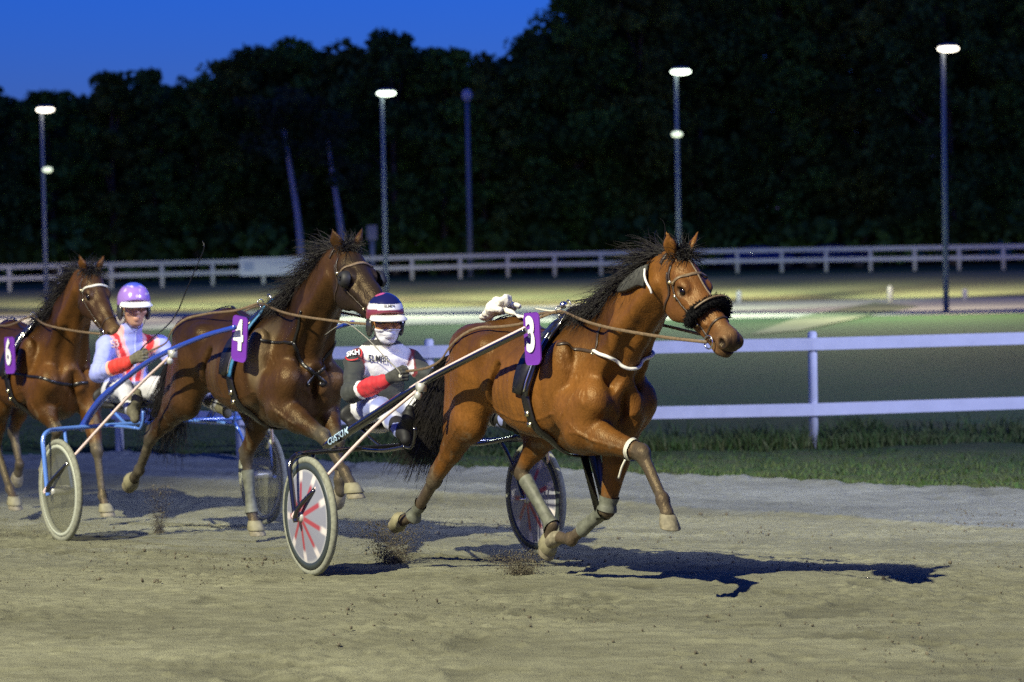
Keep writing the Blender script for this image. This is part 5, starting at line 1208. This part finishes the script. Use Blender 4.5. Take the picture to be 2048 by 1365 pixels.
rail_between(nf, RP, 1.13, .126, .034, M['fencewhite']); rail_between(nf, RP, .45, .126, .034, M['fencewhite'])
def farD(x): return np.interp(x, [-600, 0, 430, 1024, 1500, 2048, 2700], [112, 119, 127, 136, 135, 127, 118])
def farP(x):
    d = pray(x, 600); t = farD(x) / d[1]; return np.array([d[0] * t, farD(x), 0.0])
px = [20 - 102 * 3]; 
while px[-1] < 2400: px.append(px[-1] + np.interp(px[-1], [0, 500, 1000, 1500], [102, 101, 94, 88.6]))
FP_ = [farP(x) for x in px]; c0 = FP_[len(FP_) // 2]; ff = thing('fence', 'distant pale two rail fence in front of the dark wood', 'fence', tuple(c0))
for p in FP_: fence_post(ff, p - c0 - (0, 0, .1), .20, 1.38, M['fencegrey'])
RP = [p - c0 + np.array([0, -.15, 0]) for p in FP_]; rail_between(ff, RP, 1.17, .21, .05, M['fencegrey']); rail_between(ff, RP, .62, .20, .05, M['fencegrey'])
a, b_ = farP(482), farP(700); c = (a + b_) / 2; bn = thing('banner', 'pale blurred banner tied to the distant fence between two horses', 'banner', tuple(c + (0, -.24, 0))); L_ = np.linalg.norm(b_ - a); dirx = nrm(b_ - a)
M['banner'] = mat('banner_vinyl', (.62, .65, .70), .5); M['bannerink'] = mat('faded_blue_print', (.36, .42, .55), .6)
mb = MB(); mb.box((0, 0, .88), (L_, .03, .92), np.array([dirx, (-dirx[1], dirx[0], 0), (0, 0, 1)]).T); bs_ = mb.obj('banner_sheet', M['banner'], bn, smooth=False)
for k, (cx_, w_, z_) in enumerate(((-.2, 2.6, 1.12), (.15, 3.0, .98), (-2.1, .55, .9))):
    mb = MB(); mb.box(np.array([0, 0, z_]) + dirx * cx_ * L_ / 5 + (0, -.018, 0), (w_ * L_ / 6, .006, .055 if k < 2 else .45), np.array([dirx, (-dirx[1], dirx[0], 0), (0, 0, 1)]).T); mb.obj('faded_print', M['bannerink'], bs_, smooth=False)

# ------------------------------------------------------------------ floodlight masts on the far side
M['mast'] = mat('galvanised_mast', (.19, .23, .27), .6)
M['lens_w'] = mat('lit_lens_warm', (.9, .9, .8), .4, emit=(1, .90, .72), emit_s=4.5); M['lens_g'] = mat('lit_lens_cool', (.9, .9, .8), .4, emit=(.85, 1, .80), emit_s=4.5)
M['lens_dim'] = mat('dim_lens', (.8, .8, .6), .4, emit=(.85, 1, .70), emit_s=1.1); M['deadlens'] = mat('unlit_lens', (.42, .45, .50), .3); M['lamphousing'] = mat('lamp_housing', (.25, .26, .28), .5)
def mast(px_, ptop, D, label, lens, power, color, dim=None, lit=True, w0=.20):
    w0 *= .72
    d = pray(px_, ptop); t = D / d[1]; top = CAMP + d * t; H_ = top[2]; root = thing('lamp_post', label, 'lamp post', (top[0], D, 0), 0, 'tall lamp posts on the far side of the track')
    b = MB(); b.tube([(0, 0, -.05), (0, 0, H_ * .5), (0, 0, H_ - .12)], [w0 / 2, w0 / 2 * .85, w0 / 2 * .68], 12); b.obj('pole', M['mast'], root)
    b = MB(); b.tube([(0, 0, H_ - .14), (.06, -.02, H_ - .05), (.16, -.04, H_ + .02)], .04, 8); b.obj('bracket', M['mast'], root)
    hs = MB(); hs.blob((.12, -.03, H_ + .05), (.25, .17, .06), 18, 10); hd_ = hs.obj('lamp_head', M['lamphousing'], root)
    if not lit: e = MB(); e.blob((.0, -.16, H_ - .05), (.30, .16, .36), 16, 10); e.obj('unlit_lens', M['deadlens'], hd_)
    if lit:
        e = MB(); e.blob((.12, -.06, H_ - .02), (.27, .17, .085), 22, 12); e.obj('lens', M[lens], hd_)
        for pw, sz, tl, bl, dy, yw in ((.038, 92, 48, .5, .45, 0), (.080, 84, -44, .6, -.45, 0)) + tuple((.60, 25 if abs(a_) > 20 else 24, 73.0 if abs(a_) > 20 else 76.4, 1.0, .45, a_) for a_ in (-32, -11, 11, 32)):
            L = bpy.data.lights.new('lamp_light', 'SPOT'); L.energy = power * pw; L.color = color; L.spot_size = math.radians(sz); L.spot_blend = bl; L.shadow_soft_size = .3; lo = bpy.data.objects.new('lamp_light', L); link(lo, root); lo.location = (.12, dy, H_ - .10)
            lo.rotation_euler = (math.radians(tl), 0, math.radians(yw))
    if dim:
        dd = pray(*dim); t = (D - .25) / dd[1]; q = CAMP + dd * t - np.array([top[0], D, 0]); e = MB(); e.blob(q, (.15, .12, .085), 16, 10); e.obj('small_lamp', M['lens_dim'], root); e = MB(); e.tube([(0, 0, q[2]), (q[0], q[1], q[2])], .04, 8); e.obj('lamp_arm', M['mast'], root)
mast(1886, 97, 62.5, 'lit lamp post at the right with a warm white head', 'lens_w', 90000, (1, .84, .60), None, True, .21)
mast(1352, 143, 66, 'lit lamp post behind the ears of the number 3 horse, with a second small lamp', 'lens_g', 105000, (.86, 1, .72), (1354, 269), True, .20)
mast(764, 186, 70, 'lit lamp post above the head of the number 4 horse', 'lens_g', 95000, (.88, 1, .74), None, True, .20)
mast(83, 219, 74, 'lit lamp post at the left with a dim second lamp', 'lens_w', 60000, (1, .86, .62), (95, 340), True, .19)
mast(934, 190, 140, 'unlit mast standing behind the distant fence between two lit lamp posts', 'lens_w', 0, (1, 1, 1), None, False, .42)

# ------------------------------------------------------------------ parked cars, marker posts behind and beyond
M['carblue'] = mat('dark_blue_car_paint', (.006, .016, .11), .25, coat=.6); M['carnavy'] = mat('navy_car_paint', (.006, .010, .045), .25, coat=.6); M['carglass'] = mat('dark_car_glass', (.01, .012, .015), .06, spec=.9); M['carwheel'] = mat('car_tyre', (.015, .015, .016), .8)
def car(px_, D, paint, label, length=4.4):
    d = pray(px_, 560); t = D / d[1]; root = thing('parked_car', label, 'car', (d[0] * t, D, 0), 0, 'cars parked behind the distant fence'); h = length / 2; W = .86
    F = Field((-h - .1, -1.0, .1), (h + .1, 1.0, 1.6), .05); F.cone((-h + .45, 0, .60), (h - .45, 0, .58), .38, .36, .1, (0, 1, 0), 2.2); F.ell((0, 0, .62), (h, .86, .34), .12); F.ell((-.15, 0, .95), (h * .60, .70, .46), .12); F.plane_cut((0, 0, .22), (0, 0, -1), .03)
    for sx in (-1, 1):
        for sy in (-1, 1): F.ell((sx * h * .62, sy * .86, .32), (.37, .25, .37), .03, op='s')
    V, Q = F.mesh(); obj('car_body', V, Q, M[paint], root)
    G = Field((-h, -.9, .8), (h, .9, 1.5), .05); G.ell((-.15, 0, .97), (h * .585, .715, .405), .05); G.plane_cut((0, 0, .93), (0, 0, -1), .02); V, Q = G.mesh(); obj('car_window', V, Q, M['carglass'], root)
    for sx in (-1, 1):
        for sy in (-1, 1): b = MB(); b.lathe([(0, -.10), (.20, -.10), (.31, -.08), (.31, .08), (.20, .10), (0, .10)], 24, np.array([[1, 0, 0], [0, 0, 1], [0, 1, 0]], float), (sx * h * .62, sy * .78, .31)); b.obj('car_wheel', M['carwheel'], root)
car(1520, 141, 'carblue', 'blue car parked behind the distant fence, just right of the leading horse'); car(1668, 141.5, 'carnavy', 'darker navy car parked behind the distant fence, right of the blue one')
M['marker'] = mat('white_marker_plastic', (.78, .76, .62), .5)
for (x, y, top, lab) in ((1780, 604, 572, 'bright white marker post on the far grass, brightest of the markers'), (1930, 600, 578, 'dim marker post on the far grass, right of the right hand lamp post'), (1478, 606, 582, 'small dim marker post just right of the nose of horse 3')):
    p = gpt(x, y); D = p[1]; H_ = (y - top) / FPX * D; b = MB(); b.tube([(0, 0, -.03), (0, 0, H_ - .06), (0, 0, H_)], [.075, .075, .04], 12); b.tube([(0, 0, H_ * .62), (0, 0, H_ * .72)], .081, 12); q = b.obj('marker_post', M['marker'] if x == 1780 else M['fencegrey'], None); q.location = tuple(p); tag(q, lab, 'marker post', 'marker posts on the far grass')
d = pray(745, 500); t = 139 / d[1]; root = thing('equipment_post', 'dark post with a box on top behind the distant fence, left of a lamp post', 'post', (d[0] * t, 139, 0))
b = MB(); b.tube([(0, 0, -.05), (0, 0, 2.2)], .14, 10); b.obj('post', M['mast'], root); b = MB(); b.box((0, 0, 2.55), (.55, .4, .8)); b.obj('box', M['lamphousing'], root, smooth=False)

# ------------------------------------------------------------------ the wood behind
M['leaf'] = mat('tree_leaf', rough=.75, attr='Col', spec=.15); M['bark'] = mat('tree_bark', (.09, .075, .06), .9, noise=.4, nscale=6, bump=.5, bscale=20); M['palebark'] = mat('pale_bark', (.36, .38, .42), .85, noise=.3, nscale=8)
def leaf_cloud(clumps, rng, per, size, tint):
    """many small leaf faces gathered in clumps: clumps = array of (x, y, z, radius)"""
    n = len(clumps) * per; c = np.repeat(clumps, per, 0); d = rng.normal(0, 1, (n, 3)); d /= np.linalg.norm(d, axis=1)[:, None]; P = c[:, :3] + d * (c[:, 3] * rng.uniform(.25, 1, n) ** .5)[:, None] * (1, 1, .75)
    a = rng.normal(0, 1, (n, 3)); a /= np.linalg.norm(a, axis=1)[:, None]; b = np.cross(a, rng.normal(0, 1, (n, 3))); b /= np.linalg.norm(b, axis=1)[:, None]; s = size * rng.uniform(.6, 1.3, n)[:, None]
    V = np.stack([P - a * s, P + b * s * .55, P + a * s, P - b * s * .55], 1).reshape(-1, 3); F = np.arange(n * 4).reshape(n, 4)
    k = np.repeat(rng.uniform(.65, 1.35, len(clumps)), per)[:, None] * rng.uniform(.75, 1.25, (n, 1)); col = np.array(tint) * k; return V, F, np.repeat(col, 4, 0)
def crown_clumps(h, r, rng, n, base=.22):
    t = rng.uniform(0, 1, n); z = h * (base + (1 - base) * t); prof = np.sin(np.pi * np.clip(.12 + .84 * t, 0, 1)) ** .7; a = rng.uniform(0, 6.283, n); q = rng.uniform(.35, 1, n) ** .5 * r * prof * rng.uniform(.75, 1.15, n)
    return np.stack([q * np.cos(a), q * np.sin(a), z, r * rng.uniform(.16, .30, n)], 1)
def tree(px_, ytop, D, r, label, kind, seed, tint=(.030, .055, .022), pale=False, per=70, n=95, base=.2):
    rng = np.random.default_rng(seed); d = pray(px_, ytop); t = D / d[1]; top = CAMP + d * t; h = top[2] * 1.0; root = thing('tree', label, 'tree', (top[0], D, 0), 0, 'trees at the edge of the wood')
    cl = crown_clumps(h * .97, r, rng, n, base); V, F, c = leaf_cloud(cl, rng, per, .24, tint); obj('crown', V, F, M['leaf'], root, cols=c, smooth=False)
    lean = rng.uniform(-.6, .6); b = MB(); tr = [(0, 0, -.1), (lean * .15, 0, h * .25), (lean * .4, .1, h * .55), (lean, .1, h * .9)]; b.tube(bez(tr, 14), np.linspace(.26, .05, 13), 9); tk = b.obj('trunk', M['palebark' if pale else 'bark'], root)
    b = MB()
    for q in range(7):
        e = cl[rng.integers(0, len(cl))][:3]; z = min(e[2] * .7, h * .7); b.tube(bez([(lean * z / h, 0, z), (e[0] * .5, e[1] * .5, (z + e[2]) / 2), tuple(e)], 8), np.linspace(.09, .02, 9), 6)
    b.each('branch', M['palebark' if pale else 'bark'], tk); return root
sky = [(-30, 172, 'dark tree cut by the left edge of the picture'), (100, 182, 'low dark tree whose top is just left of the left lamp'), (218, 142, 'pointed dark tree right of the left lamp post, first spire'), (300, 136, 'pointed dark tree, second spire from the left lamp post'), (385, 158, 'low rounded tree in the dip of the skyline, left'),
       (450, 118, 'tree rising from the dip of the skyline towards the middle wood'), (515, 98, 'shoulder tree on the left slope of the middle wood'), (590, 78, 'airy topped tree with a thin crown on the left middle skyline'), (690, 84, 'broad dark tree above the lamp over horse 4, left one'), (782, 60, 'tallest peak of the middle wood, right above the lamp over horse 4'),
       (880, 82, 'rounded dark crown right before the gap with the unlit mast'), (965, 96, 'lower tree inside the gap of the skyline, right of the unlit mast'), (1055, 70, 'slope tree at the left border of the tall right hand wood'), (1150, -15, 'tall tree at the left corner of the right hand wood, against the sky'), (1265, -60, 'tall tree left of the lamp behind horse 3, its top out of frame'),
       (1390, -80, 'tall tree right of the lamp behind horse 3, its top out of frame'), (1560, -90, 'tall dark tree between the two right hand lamps, left one'), (1720, -90, 'tall dark tree between the two right hand lamps, right one'), (1900, -90, 'tall dark tree behind the right hand lamp'), (2060, -90, 'tall dark tree cut by the right edge of the picture')]
for i, (x, y, lab) in enumerate(sky):
    big = x > 1080; tree(x, y, 150 + (i * 37) % 9, (4.6 if big else 3.4) * (1.0 if i not in (2, 3) else .62), lab, 0, 100 + i, (.048 + .014 * ((i * 7) % 3), .104 + .018 * ((i * 5) % 3), .020), per=75 if not big else 95, n=105 if not big else 140, base=.10 if i not in (7,) else .35)
for i, (x0, x1, yt, lab) in enumerate(((570, 606, 275, 'slender pale leaning trunk left of the head of horse 4, the left of two'), (662, 688, 330, 'slender pale leaning trunk above the mane of horse 4, the right of two'))):
    D = 146; d0 = pray(x1, 540); d1 = pray(x0, yt); p0 = CAMP + d0 * (D / d0[1]); p1 = CAMP + d1 * (D / d1[1]); root = thing('tree', lab, 'tree', (p0[0], D, 0), 0, 'slender pale trunks'); b = MB(); v = p1 - p0; e = np.array([v[0], 0, p1[2]])
    b.tube(bez([(0, 0, -.1), e * .45 + (.15, 0, 0), e, e * 1.25], 14), np.linspace(.24, .06, 13), 10); b.obj('trunk', M['palebark'], root)
    rng = np.random.default_rng(300 + i); cl = np.hstack([e * 1.2 + rng.normal(0, 1, (26, 3)) * (1.3, 1.2, 1.2), rng.uniform(.4, .9, (26, 1))]); V, F, c = leaf_cloud(cl, rng, 60, .2, (.035, .06, .025)); obj('crown', V, F, M['leaf'], root, cols=c, smooth=False)
# the mass of the wood: rows further in and the undergrowth at its foot
rng = np.random.default_rng(77); allc = []
for row in range(4):
    D = 158 + row * 9
    for x in np.arange(-500, 2600, 95 if row else 70):
        x = x + rng.normal(0, 22); yt = np.interp(x, [-500, 0, 100, 220, 300, 380, 450, 560, 700, 780, 880, 930, 960, 1060, 1140, 1230, 2600], [150, 200, 215, 172, 165, 185, 152, 112, 108, 92, 104, 128, 120, 105, 20, -60, -90]) + rng.uniform(0, 34)
        d = pray(x, yt); t = D / d[1]; top = CAMP + d * t; cl = crown_clumps(max(top[2], 6), 4.4, rng, 62, .05); cl[:, 0] += top[0]; cl[:, 1] += D; allc.append(cl)
for x in np.arange(-40, 40, 1.1):
    for k in range(2): allc.append(np.array([[x + rng.normal(0, .5), 146 + rng.uniform(0, 8), rng.uniform(.5, 2.8), rng.uniform(.8, 1.6)]]))
allc = np.vstack(allc); V, F, c = leaf_cloud(allc, rng, 22, .42, (.050, .106, .022)); wd = obj('woodland', V, F, M['leaf'], cols=c, smooth=False); tag(wd, 'dark mass of leafy wood and undergrowth behind the distant fence', None, kind='stuff')
